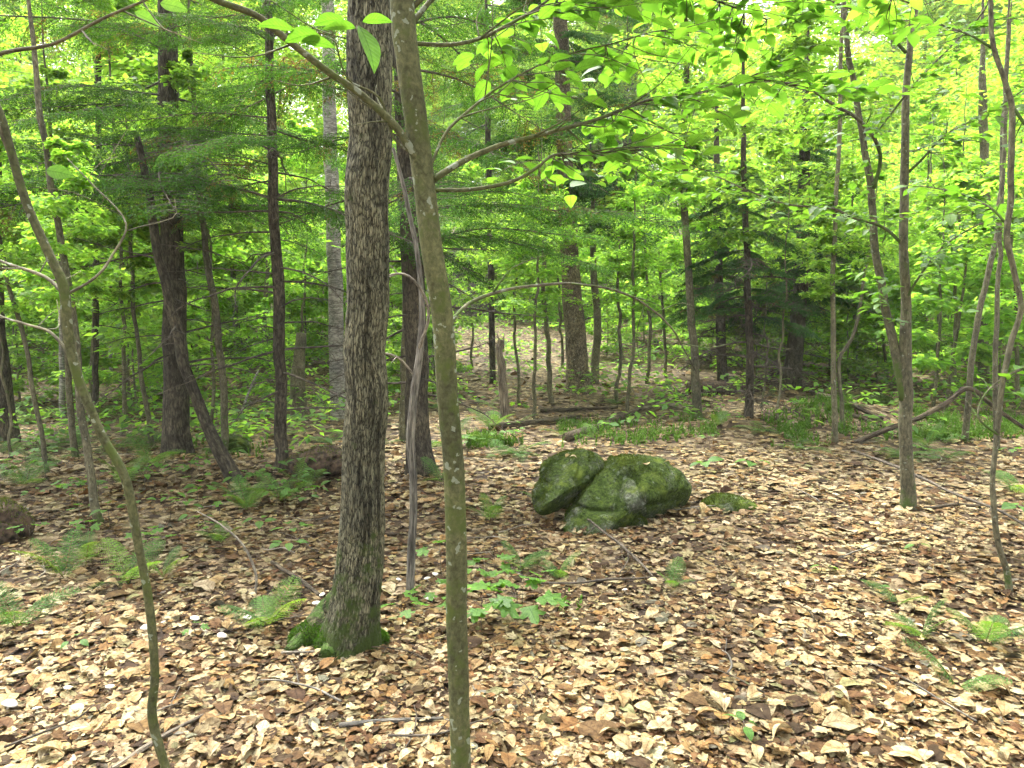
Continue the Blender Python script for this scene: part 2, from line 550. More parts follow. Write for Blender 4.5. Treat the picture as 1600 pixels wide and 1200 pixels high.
def mat_moss_rock(name):
    m, t, out, N = nt(name)
    ge = N('NewGeometry')
    n1 = N('TexNoise', Scale=5.0, Detail=6.0, Roughness=.68)
    t.links.new(ge.outputs['Position'], n1.inputs['Vector'])
    n2 = N('TexNoise', Scale=45.0, Detail=5.0, Roughness=.7)
    t.links.new(ge.outputs['Position'], n2.inputs['Vector'])
    stone = ramp(N, [(.3, (.025, .026, .02)), (.5, (.075, .08, .06)), (.68, (.17, .18, .145))])
    t.links.new(n2.outputs['Fac'], stone.inputs[0])
    mossc = ramp(N, [(.32, (.012, .02, .005)), (.52, (.036, .058, .012)), (.72, (.08, .11, .022))])
    t.links.new(n2.outputs['Fac'], mossc.inputs[0])
    fac = ramp(N, [(.34, (0, 0, 0)), (.5, (1, 1, 1))])
    t.links.new(n1.outputs['Fac'], fac.inputs[0])
    c = mixc(t, N, fac.outputs[0], stone.outputs[0], mossc.outputs[0])
    n3 = N('TexNoise', Scale=17.0, Detail=3.0)
    t.links.new(ge.outputs['Position'], n3.inputs['Vector'])
    lf = ramp(N, [(.62, (0, 0, 0)), (.7, (.4, .4, .4))])
    t.links.new(n3.outputs['Fac'], lf.inputs[0])
    c = mixc(t, N, lf.outputs[0], c, (.23, .26, .2))
    n6 = N('TexNoise', Scale=7.0, Detail=5.0, Roughness=.7)
    t.links.new(ge.outputs['Position'], n6.inputs['Vector'])
    yf = ramp(N, [(.52, (0, 0, 0)), (.64, (.8, .8, .8))])
    t.links.new(n6.outputs['Fac'], yf.inputs[0])
    c = mixc(t, N, yf.outputs[0], c, (.10, .135, .02))
    bs = N('BsdfPrincipled', Roughness=.95)
    bs.inputs['Specular IOR Level'].default_value = .1
    t.links.new(c, bs.inputs['Base Color'])
    bp = N('Bump', Strength=.8, Distance=.02)
    t.links.new(n2.outputs['Fac'], bp.inputs['Height'])
    t.links.new(bp.outputs[0], bs.inputs['Normal'])
    t.links.new(bs.outputs[0], out.inputs[0])
    return m

def mat_plain(name, a, b, scale=30, rough=.8, bump=.3):
    m, t, out, N = nt(name)
    tc = N('TexCoord')
    n1 = N('TexNoise', Scale=scale, Detail=4.0)
    t.links.new(tc.outputs['Object'], n1.inputs['Vector'])
    r = ramp(N, [(.35, a), (.65, b)])
    t.links.new(n1.outputs['Fac'], r.inputs[0])
    bs = N('BsdfPrincipled', Roughness=rough)
    bs.inputs['Specular IOR Level'].default_value = .25
    t.links.new(r.outputs[0], bs.inputs['Base Color'])
    bp = N('Bump', Strength=bump, Distance=.005)
    t.links.new(n1.outputs['Fac'], bp.inputs['Height'])
    t.links.new(bp.outputs[0], bs.inputs['Normal'])
    t.links.new(bs.outputs[0], out.inputs[0])
    return m

M = {
    'furrow': mat_bark('bark_furrowed', (.06, .058, .038), (.225, .222, .155), 105, 22, 1.0, moss=.2, mossz=.9, mcol=(.05, .075, .016), crack=1.0),
    'smooth': mat_bark('bark_smooth_mossy', (.045, .048, .02), (.115, .12, .055), 70, 50, .5, lichen=.6, moss=.5, lcol=(.20, .225, .165), mcol=(.06, .078, .018), crack=.15),
    'conifer': mat_bark('bark_conifer', (.03, .026, .019), (.125, .108, .078), 46, 14, .8, moss=.06),
    'darkcon': mat_bark('bark_dark_conifer', (.028, .025, .018), (.11, .096, .068), 40, 12, .8, moss=.1, mossz=.3),
    'spruce': mat_bark('bark_spruce', (.07, .055, .04), (.29, .24, .155), 34, 20, .8, lichen=.3, moss=.08),
    'sapling': mat_bark('bark_sapling', (.06, .055, .033), (.18, .17, .105), 60, 24, .5, lichen=.4, moss=.33, lcol=(.24, .26, .2), crack=.2),
    'young': mat_bark('bark_young', (.05, .047, .03), (.165, .155, .10), 60, 24, .5, lichen=.3, moss=.27, mossz=.4, lcol=(.2, .22, .17), crack=.25),
    'pale': mat_bark('bark_pale', (.15, .14, .12), (.36, .35, .31), 10, 40, .4, lichen=.2),
    'dead': mat_bark('dead_wood', (.09, .07, .05), (.34, .29, .22), 60, 4, .8),
    'deadgrey': mat_bark('dead_grey_wood', (.08, .075, .065), (.30, .28, .24), 80, 6, .8, moss=.1),
    'twig': mat_bark('twig_bark', (.04, .033, .026), (.17, .145, .115), 90, 20, .3),
    'palewig': mat_bark('pale_twig_bark', (.16, .14, .11), (.36, .33, .27), 90, 20, .3),
    'log': mat_bark('rotting_log', (.03, .025, .017), (.15, .12, .08), 30, 6, .9, moss=.25, mcol=(.05, .09, .018)),
    'leaf': mat_leaf('living_leaf', tcol=(2.0, 2.1, .7)),
    'leaf_hero': mat_leaf('living_leaf_veined', tcol=(2.0, 2.1, .7), var=.15, veins=True),
    'leaf_far': mat_leaf('living_leaf_far', trans=.58, var=.28, tcol=(2.3, 2.25, .9), gloss=.15, rough=.6),
    'needle': mat_leaf('conifer_needles', trans=.35, tcol=(2.0, 2.0, .5), var=.3, gloss=.06, rough=.85),
    'fern': mat_leaf('fern_frond', trans=.45, var=.2, gloss=.15, rough=.7),
    'moss': mat_leaf('moss_tufts', trans=.3, gloss=.03, var=.1, rough=.95, tcol=(1.6, 1.5, .6)),
    'litter': mat_litter('dead_leaf'),
    'ground': mat_ground('forest_soil'),
    'rock': mat_moss_rock('mossy_stone'),
    'cap': mat_plain('mushroom_flesh', (.40, .37, .30), (.52, .49, .42), 60, .6, .15),
    'root': mat_bark('bark_mossy_root', (.016, .014, .009), (.15, .135, .085), 62, 12, 1.0, moss=.75, mcol=(.042, .08, .012), crack=.9),
    'rot': mat_plain('rotten_stump', (.012, .009, .006), (.09, .06, .038), 22, .95, .9),
}

# ------------------------------------------------------------------ the ground
def warp(n, a, b, k):
    t = np.linspace(-1, 1, n)
    s = np.sinh(k * t) / math.sinh(k)
    return np.where(s < 0, -s * a, s * b)
gx = warp(181, -150, 150, 4.2)
gy = np.concatenate([np.linspace(-30, 0, 12, endpoint=False), np.linspace(0, 14, 110, endpoint=False), 14 + 146 * np.linspace(0, 1, 90) ** 2])
XX, YY = np.meshgrid(gx, gy)
mb = MB()
VV = np.stack([XX, YY, ground_h(XX, YY)], -1).reshape(-1, 3)
ny, nx = XX.shape
ii = (np.arange(ny - 1)[:, None] * nx + np.arange(nx - 1)[None]).reshape(-1)
mb.add(VV, [np.column_stack([ii, ii + 1, ii + nx + 1, ii + nx])])
obj('forest_ground', mb.mesh('forest_ground', M['ground']), kind='structure')

# ------------------------------------------------------------------ leaf shapes
def fold_leaf(npr, wid, fold, curl, teeth=0.0):
    """ovate leaf along +X of length 1 with a raised fold each side of the midrib"""
    t = np.linspace(0, 1, npr + 2)
    w = wid * np.sin(np.pi * t ** .85) ** .9 * (1 - .15 * t)
    w[0] = w[-1] = 0
    z = curl * (t - .5) ** 2 * 4 - curl
    mid = np.column_stack([t, 0 * t, z])
    inner = slice(1, npr + 1)
    tt = t[inner] + (teeth * (np.arange(npr) % 2) if teeth else 0)
    l = np.column_stack([tt, w[inner], z[inner] + fold * w[inner]])
    r = np.column_stack([tt, -w[inner], z[inner] + fold * w[inner]])
    V = np.vstack([mid, l, r])
    n = npr + 2
    tri, quad = [], []
    for o, flip in ((n, 0), (n + npr, 1)):
        a = [[0, 1, o]]; b = []
        for k in range(npr - 1): b.append([1 + k, 2 + k, o + k + 1, o + k])
        a.append([npr, npr + 1, o + npr - 1])
        if flip:
            a = [x[::-1] for x in a]; b = [x[::-1] for x in b]
        tri += a; quad += b
    return V, [np.array(tri), np.array(quad)] if quad else [np.array(tri)]

def maple_leaf(z=.05):
    ang = np.radians([-150, -118, -95, -62, -48, -30, -16, 0, 16, 30, 48, 62, 95, 118, 150])
    rad = np.array([.42, .50, .36, .72, .62, .46, .72, 1.0, .72, .46, .62, .72, .36, .50, .42])
    V = np.column_stack([.35 + .62 * rad * np.cos(ang), .78 * rad * np.sin(ang), z * np.where(np.arange(15) % 2, 1, -1) - .08 * rad])
    V = np.vstack([[.35, 0, 0], V, [.18, 0, 0]])
    F = [[0, i, i + 1] for i in range(1, 15)] + [[0, 15, 16], [0, 16, 1]]
    return V, [np.array(F)]

QUAD = (np.array([[0, 0, 0], [.45, .3, .05], [1, 0, -.08], [.45, -.3, .05]]), [np.array([[0, 2, 1], [0, 3, 2]])])
LEAF2 = fold_leaf(2, .30, .25, -.05)
LEAF4 = fold_leaf(5, .30, .22, -.07)

# ------------------------------------------------------------------ leaf litter
TAN = np.array([[.52, .385, .225], [.60, .475, .31], [.66, .56, .41], [.44, .29, .15], [.33, .19, .09], [.20, .115, .06], [.105, .065, .04], [.40, .235, .10], [.36, .33, .18], [.27, .25, .22], [.48, .40, .25]])
TAN = TAN * np.array([.545, .55, .455])
TAN_W = np.array([.19, .23, .20, .09, .06, .07, .06, .04, .03, .02, .06])

def tan(n, dark=0.0):
    w = TAN_W.copy()
    w[5:7] *= 1 + dark * 6
    w /= w.sum()
    c = TAN[rng.choice(len(TAN), n, p=w)] * rng.uniform(.78, 1.15, (n, 1)) * rng.uniform(.94, 1.06, (n, 3))
    return c

def litter_templates():
    T = []
    for wid, fold, curl in ((.32, .16, -.07), (.30, -.12, .06), (.35, .05, -.16), (.27, .4, .04), (.33, .1, .14)):
        T.append(fold_leaf(6, wid, fold, curl))
    v, f = maple_leaf(.035); T.append((v, f))
    v2 = v.copy(); v2[:, 2] += .12 * (v[:, 1] ** 2) * 2; T.append((v2, f))
    v3 = v.copy(); v3[:, 2] -= .25 * (v[:, 0] - .4) ** 2; T.append((v3, f))
    out = []
    for j, (v, f) in enumerate(T):                      # torn, wavy edges
        v = v.copy()
        q = v * 5 + j * 9.3
        v[:, 0] += .07 * vnoise(q, 91 + j); v[:, 1] += .07 * vnoise(q, 191 + j); v[:, 2] += .05 * vnoise(q * .8, 291 + j)
        out.append((v, f))
    return out
LT = litter_templates()

def scatter_litter(N, ymin, ymax, size, power, lift, dark):
    """positions in the visible wedge (a little wider), density falling with distance"""
    y = ymin * (ymax / ymin) ** (rng.random(N) ** power)
    x = (rng.random(N) * 2 - 1) * (y * .78 + 1.2)
    keep = rng.random(N) < 0.55 + 0.7 * (vnoise(np.column_stack([x * 1.3, y * 1.3, x * 0]), 31) * .5 + .5)
    x, y = x[keep], y[keep]
    n = len(x)
    pos = np.column_stack([x, y, ground_h(x, y) + rng.uniform(*lift, n)])
    pit = rng.normal(0, .10, n); rol = rng.normal(0, .12, n)
    up = rng.random(n) < .05
    rol[up] += rng.uniform(.5, 1.2, up.sum())
    flip = rng.random(n) < .35
    rol[flip] += math.pi
    rot = eul(rng.uniform(0, 2 * math.pi, n), pit, rol)
    s = size * rng.lognormal(0, .38, n)
    sc3 = np.column_stack([s, s * rng.uniform(.7, 1.2, n), s * rng.uniform(.3, 1.2, n)])
    c = tan(n, dark)
    patch = fbm(np.column_stack([x * .9, y * .9, x * 0 + 5]), 41, 3)          # drifts of pale leaves and damp decayed patches
    wet = patch < -.35
    c[wet] = c[wet] * rng.uniform(.55, .95, (wet.sum(), 1)) * np.array([.95, .95, .95])
    return pos, rot, sc3, c

mb = MB()
mb.want_lv = True
def lay(args, pick):
    pos, rot, s, c = args
    k = rng.choice(len(LT), len(pos), p=pick)
    for i, (tv, tf) in enumerate(LT):
        q = k == i
        mb.inst(tv - np.array([.4, 0, 0]), tf, pos[q], rot[q], s[q], c[q])
pk = np.array([.2, .15, .16, .1, .12, .1, .09, .08]); pk /= pk.sum()
lay(scatter_litter(18000, 1.6, 7, .055, 1.0, (.002, .010), 1.2), pk)
lay(scatter_litter(30000, 1.6, 8.5, .060, .92, (.008, .020), .25), pk)
lay(scatter_litter(26000, 1.6, 6, .022, .95, (.012, .032), 1.6), pk)
lay(scatter_litter(14000, 6, 16, .078, .9, (.004, .03), .1), pk)
lay(scatter_litter(9000, 12, 34, .13, .8, (.005, .04), .0), np.array([.3, .2, .3, .1, .1, 0, 0, 0]))
obj('leaf_litter', mb.mesh('leaf_litter', M['litter']), kind='stuff')

# the ~300 largest loose leaves, each its own object
protos = {}
names = ['pale tan', 'cream', 'light buff', 'tan brown', 'reddish brown', 'dark brown']
labs = {'beech': '{} dry oval leaf lying {}', 'maple': '{} dry lobed maple leaf lying {}'}
def big_leaf(shape, ci, vi):
    key = (shape, ci, vi)
    if key not in protos:
        b = MB(); b.want_lv = True
        if shape == 'beech':
            tv, tf = fold_leaf(6, [.33, .37, .3][vi], [.35, -.2, .5][vi], [-.15, .1, -.22][vi])
            ct = .5
        else:
            tv, tf = LT[5 + vi]; ct = .4
        v = tv - np.array([ct, 0, 0])
        v = v + .03 * np.column_stack([0 * v[:, 0], 0 * v[:, 0], vnoise(v * 6 + vi * 5 + ci, 77)])
        b.inst(v, tf, np.zeros((1, 3)), np.eye(3)[None], np.ones(1), TAN[ci][None])
        protos[key] = b.mesh('fallen_leaf_' + shape, M['litter'])
    return protos[key]
def floor_zone(u, v):
    if v < 850: return 'behind the front trunks' if u < 700 else ('around the boulders' if u < 1200 else 'around the forked tree')
    if u < 420: return 'near the crooked leaning sapling'
    if u < 640: return 'below the furrowed trunk' if v > 1010 else 'beside the furrowed trunk'
    if u < 900: return 'near the lichened trunk' if v > 1000 else 'near the maple seedlings'
    if u < 1300: return 'in the open litter below the boulders'
    return 'near the wide drooping fern'
ngot = 0
while ngot < 290:
    u, v = rng.uniform(-20, 1620), 760 + 445 * rng.random() ** .7
    p = G(u, v)
    shape = 'beech' if rng.random() < .62 else 'maple'
    ci = int(rng.choice([0, 1, 2, 3, 4, 5], p=[.26, .27, .24, .12, .07, .04]))
    s = (rng.uniform(.07, .105) if shape == 'beech' else rng.uniform(.07, .105))
    rl = rng.normal(0, .25) + (math.pi if rng.random() < .3 else 0)
    o = obj('fallen_leaf', big_leaf(shape, ci, int(rng.integers(3))), loc=p + [0, 0, .026 + rng.uniform(0, .012)],
            label=labs[shape].format(names[ci], floor_zone(u, v)), cat='leaf', group=f'loose {names[ci]} {shape} leaves on the litter')
    o.rotation_euler = Matrix(eul(rng.uniform(0, 6.28), rng.normal(0, .2), rl).tolist()).to_euler()
    o.scale = (s, s * rng.uniform(.8, 1.1), s * rng.uniform(.7, 1.4))
    ngot += 1

# ------------------------------------------------------------------ trunks
TREES = {}
def px2m(w, Y, u=800.0): return w / F_PX * Y * math.cos(math.atan((u - 800.0) / F_PX))

def trunk(name, label, cat, path, wid, mat, Y=None, ext=2.5, seg=14, per=6, flare=(.5, .12, 4, 1.0, 0), rough=.05, ridge=0.0, wob=.012, group=None, yl=0.0, topw=.62, partname='trunk', seed=None):
    """path in photograph pixels, base first; Y = distance of the base (found on the ground if not given)"""
    seed = seed if seed is not None else int(rng.integers(1000))
    if Y is None:
        base = G(*path[0]); Y = base[1]
    n = len(path)
    pts = [P(u, v, Y + yl * i / max(1, n - 1)) for i, (u, v) in enumerate(path)]
    rad = [px2m(w, Y, path[0][0]) / 2 for w in (wid if len(wid) == n else np.interp(np.linspace(0, 1, n), np.linspace(0, 1, len(wid)), wid))]
    b = pts[0].copy(); gz = float(ground_h(b[0], b[1]))
    if b[2] > gz + .02:                                   # base is below the picture: carry on down to the soil
        d = pts[0] - pts[1]; d = d / abs(d[2]) * (b[2] - gz)
        b = b + d * .8
        b[2] = float(ground_h(b[0], b[1]))
        pts.insert(0, b.copy()); rad.insert(0, rad[0])
    base = np.array([b[0], b[1], float(ground_h(b[0], b[1]))])
    pts[0] = pts[0].copy(); pts[0][2] = min(pts[0][2], base[2])
    pts.insert(0, pts[0] - np.array([0, 0, .12])); rad.insert(0, rad[0])
    if ext > 0:
        d = pts[-1] - pts[-2]; d /= np.linalg.norm(d)
        d = d * .6 + np.array([0, 0, .4]); d /= np.linalg.norm(d)
        q = pts[-1]
        for k in range(1, 4):
            pts.append(q + d * ext * k / 3); rad.append(rad[-1] * topw)
    mb = MB()
    C, r = tube(mb, pts, rad, seg, per, wob, rough, (9, 4), seed, flare, ridge)
    root = thing(name, label, cat, base, group)
    obj(partname, mb.mesh(partname, M[mat], base), root)
    TREES[label] = dict(root=root, base=base, C=C, r=r, Y=Y, mat=mat)
    return TREES[label]

def limb(t, path, wid, dY=0.0, mat=None, seg=7, per=5, wob=.012, name='branch', twigs=0, seed=None):
    Y0 = t['Y']
    n = len(path)
    pts = [P(u, v, Y0 + dY * (i / (n - 1)) ** 1.2) for i, (u, v) in enumerate(path)]
    rad = [px2m(w, Y0, path[0][0]) / 2 for w in np.interp(np.linspace(0, 1, n), np.linspace(0, 1, len(wid)), wid)]
    mb = MB()
    seed = int(rng.integers(1000)) if seed is None else seed
    C, r = tube(mb, pts, rad, seg, per, wob, .08, (20, 8), seed)
    for k in range(twigs):
        i = int(rng.integers(len(C) // 5, len(C) - 1))
        side_twig(mb, C, r, i)
    o = obj(name, mb.mesh(name, M[mat or t['mat']], t['base']), t['root'])
    return C, r, o

def side_twig(mb, C, r, i, L=None):
    d = C[min(i + 1, len(C) - 1)] - C[i - 1]; d /= np.linalg.norm(d) + 1e-9
    e = rng.normal(0, 1, 3); e[2] *= .5; e -= d * e.dot(d); e /= np.linalg.norm(e)
    L = L or rng.uniform(.12, .4)
    p0 = C[i]; p1 = p0 + (d * .6 + e * .8) * L * .5; p2 = p1 + (d * .7 + e * .5 + rng.normal(0, .25, 3)) * L * .5
    tube(mb, [p0, p1, p2], [min(r[i] * .6, .004), .0018, .001], 4, 3, .01, seed=int(rng.integers(999)))
    return p0, p1, p2

# --- the two foreground trees
t1 = trunk('maple_tree', 'stout trunk with deeply furrowed grey-brown bark and a bright mossy foot', 'tree',
           [(548, 1012), (556, 950), (563, 880), (569, 780), (571, 600), (574, 400), (577, 200), (578, 0)], [92, 82, 76, 69, 66, 65, 66, 67], 'furrow',
           seg=112, per=52, flare=(.55, .11, 4, .6, .9), rough=.05, ridge=.0075, wob=.01, ext=3.2, seed=5)
t2 = trunk('beech_tree', 'slim leaning olive-grey trunk dotted with pale lichen, bearing long leafy branches', 'tree',
           [(723, 1200), (718, 1000), (705, 700), (689, 500), (665, 300), (638, 100), (630, 0)], [33, 34, 33, 33, 34, 36, 36], 'smooth', Y=2.32,
           seg=48, per=20, flare=(.3, .1, 4, .3, 0), rough=.035, wob=.008, ext=2.6, seed=9)
B2 = []
B2.append(limb(t2, [(662, 264), (640, 233), (608, 188), (560, 142), (510, 110), (450, 66), (400, 27), (330, -3), (260, -40)], [15, 12, 11, 10, 9, 8], -.25, twigs=5, seg=12))
B2.append(limb(t2, [(678, 280), (720, 255), (780, 230), (850, 212), (900, 195), (960, 175), (1020, 158), (1067, 150), (1130, 134), (1190, 127), (1250, 140)], [11, 8, 6, 5, 3], .75, twigs=12, seg=10))
B2.append(limb(t2, [(678, 297), (730, 296), (790, 285), (840, 262), (870, 246), (930, 240), (1000, 232), (1060, 215)], [7, 6, 4, 2], .6, twigs=9))
B2.append(limb(t2, [(645, 68), (700, 68), (750, 58), (800, 32), (840, 8), (890, -30)], [7, 6, 5, 3], .35, twigs=6))
B2.append(limb(t2, [(672, 262), (700, 215), (740, 170), (790, 130), (850, 95), (920, 70), (980, 62), (1040, 50)], [5, 4, 3, 2], .5, twigs=10))
B2.append(limb(t2, [(697, 522), (712, 495), (740, 470), (790, 452), (850, 447), (900, 446), (960, 455), (1010, 475), (1050, 510), (1070, 545), (1092, 600)], [7, 6, 5, 4, 3], .9, twigs=8, mat='young'))
B2.append(limb(t2, [(640, 40), (700, -20), (800, -60), (950, -50), (1100, -10), (1200, 30)], [9, 6, 3], .7, twigs=10))
B2.append(limb(t2, [(636, 20), (760, -90), (980, -110), (1250, -60), (1420, 10)], [9, 6, 3], .5, twigs=10))
B2.append(limb(t2, [(660, 250), (615, 215), (590, 150), (540, 120), (520, 60), (505, 20)], [5, 3, 2], -.2, twigs=3))

# --- left-hand sapling and the poles behind it
t8 = trunk('maple_sapling', 'crooked thin grey-green sapling leaning over the litter beside a fallen stick', 'sapling',
           [(263, 1200), (240, 1125), (243, 1060), (236, 960), (228, 900), (208, 810), (190, 740), (160, 680), (130, 600), (110, 510), (98, 450), (75, 400), (40, 320), (15, 240), (0, 190), (-40, 80)],
           [15, 16, 15, 15, 14, 15, 15, 15, 16, 17, 17, 15, 14, 13, 12, 11], 'smooth', Y=2.35, seg=24, per=10, ext=1.8, flare=(.2, .1, 3, 0, 0))
limb(t8, [(112, 558), (75, 520), (40, 505), (0, 493), (-50, 470)], [7, 5, 4], .2, 'sapling', twigs=3)
limb(t8, [(99, 458), (60, 425), (0, 405), (-60, 395)], [8, 6, 4], .3, 'sapling', twigs=3)
limb(t8, [(100, 462), (140, 435), (172, 402), (200, 350), (150, 290), (110, 250)], [6, 4, 2], .25, 'sapling', twigs=5)
limb(t8, [(20, 255), (-30, 100), (80, 70), (160, 30), (240, -10)], [8, 6, 4], -.3, 'sapling', twigs=5)
t9 = trunk('maple_sapling', 'straight mossy sapling growing just behind the crooked leaning one', 'sapling',
           [(158, 822), (140, 740), (128, 650), (118, 520), (105, 430), (92, 350), (80, 300), (62, 160)], [16, 13, 12, 11, 10], 'young', ext=2)
t10 = trunk('maple_sapling', 'slender dark sapling between the mossy sapling and the pale birch stubs', 'sapling',
            [(118, 718), (108, 600), (100, 480), (92, 380), (85, 290)], [12, 10, 8], 'young', ext=2)
t11 = trunk('maple_sapling', 'very thin dark stem at the fringe of the green fern slope', 'sapling',
            [(76, 745), (62, 660), (48, 590), (30, 500), (10, 430), (-10, 330)], [9, 8, 7], 'young', ext=1.5)
t12 = trunk('maple_sapling', 'thin dark sapling rising behind the leaning dead conifer', 'sapling',
            [(352, 712), (348, 600), (338, 500), (325, 410), (312, 320), (305, 200)], [13, 11, 9], 'young', ext=2)
t13 = trunk('maple_sapling', 'thin bowed stem left of the dark mossy hemlock trunk', 'sapling',
            [(240, 700), (225, 620), (215, 540), (207, 450), (203, 330)], [9, 7, 6], 'young', ext=1.5)

# --- conifers: trunk now, boughs below
t5 = trunk('hemlock_tree', 'thick dark hemlock trunk with a flared mossy base', 'tree',
           [(277, 712), (275, 650), (273, 500), (268, 350), (264, 200), (262, 0)], [48, 42, 38, 36, 32, 28], 'darkcon', seg=40, per=18, flare=(.45, .25, 5, .4, 0), rough=.06, ridge=.004, ext=3.5)
t6 = trunk('dead_conifer', 'leaning dark bare trunk with a snapped top propped against the hemlock', 'tree',
           [(368, 752), (330, 680), (298, 600), (278, 530), (258, 440), (240, 350), (232, 290), (213, 212)], [28, 21, 18, 18, 16, 14, 12, 10], 'darkcon', ext=0, seg=18, per=8, flare=(.5, .15, 4, .4, 0))
t7 = trunk('hemlock_tree', 'straight slim hemlock with many bare lower branches beside the furrowed trunk', 'tree',
           [(440, 732), (438, 600), (434, 450), (428, 300), (422, 150), (418, 0)], [22, 19, 18, 16, 14, 12], 'conifer', seg=22, per=14, ext=3, ridge=.002)
t4 = trunk('hemlock_tree', 'reddish-brown flaky conifer trunk standing close behind the two front trunks', 'tree',
           [(656, 738), (653, 650), (648, 500), (639, 300), (633, 150), (629, 0)], [44, 36, 35, 34, 33, 32], 'conifer', seg=44, per=22, flare=(.45, .16, 5, .2, 0), ridge=.004, ext=3.5)
t18 = trunk('spruce_tree', 'big brown spruce trunk alone at the foot of the leafy slope', 'tree',
            [(903, 612), (902, 560), (895, 480), (890, 400), (885, 300), (880, 150), (875, 0)], [38, 33, 31, 28, 25, 22, 20], 'spruce', seg=30, per=10, flare=(.5, .25, 5, .3, 0), ridge=.005, ext=3.5)
t22 = [trunk('spruce_tree', lab, 'tree', pa, w, 'conifer', seg=16, per=8, ext=3.2) for i, (lab, pa, w) in enumerate([
    ('thin dark spruce rising through the twiggy thicket behind the leaf mound', [(1170, 655), (1172, 560), (1168, 450), (1165, 330), (1162, 230)], [14, 11, 8]),
    ('dark spruce with bushy boughs beside the rotting root log', [(1130, 602), (1125, 500), (1122, 400), (1120, 260)], [17, 14, 10]),
    ('thick leaning spruce trunk at the far side of the twiggy thicket', [(1235, 605), (1243, 540), (1251, 450), (1256, 300), (1258, 200)], [32, 25, 20, 15])])]
# --- dead and pale trunks
t3 = trunk('dead_sapling', 'grey barkless dead stem standing between furrowed and lichened trunks', 'dead stem',
           [(643, 936), (645, 850), (644, 750), (640, 690), (645, 620), (655, 540), (656, 460), (640, 330), (615, 230)], [14, 14, 13, 14, 13, 11, 9, 7, 5], 'deadgrey', ext=0, seg=16, per=10, rough=.1, flare=(.1, .1, 3, 0, 0))
limb(t3, [(655, 545), (668, 500), (660, 460), (630, 430), (580, 440), (540, 470)], [6, 4, 2], -.4, 'palewig', twigs=4)
limb(t3, [(650, 590), (620, 560), (580, 555), (540, 580)], [4, 3, 2], -.3, 'palewig', twigs=3)
t14 = trunk('maple_tree', 'grey-brown trunk cut by the edge where ferns cover the slope', 'tree', [(12, 690), (4, 600), (-6, 480), (-10, 300), (-12, 100)], [40, 30, 26, 24, 22], 'conifer', seg=20, ext=2)
for lab, pa, w in (('short pale birch stub with peeling bark among green ferns', [(98, 655), (97, 560), (95, 440), (94, 330)], [10, 9, 7]),
                   ('broken white birch stem standing alone on the fern slope', [(172, 600), (174, 540), (178, 460), (180, 380)], [9, 8, 6]),
                   ('wide pale grey trunk half hidden behind the furrowed trunk', [(531, 655), (527, 560), (523, 430), (518, 300), (515, 150), (512, 0)], [28, 25, 23, 22, 20, 19])):
    trunk('birch_tree', lab, 'tree', pa, w, 'pale', ext=1.5 if w[0] > 20 else 0, seg=16)
trunk('tree_stump', 'greenish broken stump behind the slim bare hemlock', 'stump', [(466, 655), (465, 590), (470, 520)], [27, 22, 17], 'sapling', ext=0, seg=20, rough=.15, flare=(.4, .2, 4, 0, 0))
t17 = trunk('broken_snag', 'splintered orange-brown snag standing alone on the pale leafy slope', 'snag', [(787, 655), (787, 620), (785, 580), (780, 552), (783, 530)], [15, 14, 13, 12, 9], 'dead', ext=0, seg=18, per=8, rough=.2, flare=(.2, .2, 3, 0, 0))
for du, w in ((-4, 5), (3, 4)):
    limb(t17, [(783 + du, 545), (784 + du, 532), (783 + du * 1.6, 520)], [w, w * .6, 1], 0, 'dead', name='splinter', per=3)
trunk('maple_sapling', 'mossy green pole partly hidden behind the reddish conifer trunk', 'sapling', [(630, 692), (631, 600), (633, 500), (634, 380), (630, 250)], [11, 10, 9], 'sapling', ext=1)

# --- right-hand trees
t21 = trunk('maple_tree', 'tall straight dark young tree left of the twiggy spruce thicket', 'tree',
            [(1090, 657), (1085, 560), (1078, 450), (1070, 330), (1070, 200), (1072, 90), (1070, 0)], [16, 13, 12, 11, 10, 9, 8], 'young', seg=18, per=8, ext=2.5)
t23 = trunk('maple_sapling', 'thin upright mossy sapling rooted where the fallen branch lies', 'sapling',
            [(1306, 694), (1303, 600), (1302, 480), (1303, 380), (1308, 280), (1312, 180), (1315, 60)], [10, 8, 7, 6], 'sapling', ext=2)
t24 = trunk('maple_tree', 'forked young tree splitting into two stems above its mossy grey base', 'tree',
            [(1419, 797), (1416, 720), (1414, 650), (1415, 590), (1416, 480), (1412, 400), (1413, 300), (1418, 150), (1425, 70), (1430, 0)], [28, 22, 22, 22, 17, 15, 14, 12, 11, 10], 'young', seg=28, per=12, ext=2.2, flare=(.4, .12, 4, .2, 0))
B24 = []
B24.append(limb(t24, [(1412, 625), (1404, 570), (1394, 520), (1383, 470), (1371, 410), (1362, 320), (1350, 220), (1330, 120), (1318, 0), (1300, -120)], [16, 16, 14, 13, 11, 9, 7], .15, seg=16, name='stem', twigs=4))
B24.append(limb(t24, [(1408, 380), (1380, 355), (1340, 340), (1290, 325), (1230, 318), (1180, 300), (1120, 275)], [6, 5, 3, 2], -.6, twigs=9))
B24.append(limb(t24, [(1365, 295), (1373, 240), (1345, 190), (1310, 168), (1260, 140), (1210, 127), (1150, 130)], [7, 6, 4, 2], -.5, twigs=9))
B24.append(limb(t24, [(1415, 82), (1385, 50), (1350, 22), (1310, 4), (1250, -20)], [6, 4, 3], -.4, twigs=6))
B24.append(limb(t24, [(1364, 215), (1400, 165), (1440, 120), (1500, 60), (1543, 3), (1580, -60)], [4, 3, 2], -.7, twigs=7))
B24.append(limb(t24, [(1418, 270), (1450, 240), (1490, 205), (1540, 180), (1600, 140)], [5, 3, 2], -.6, twigs=7))
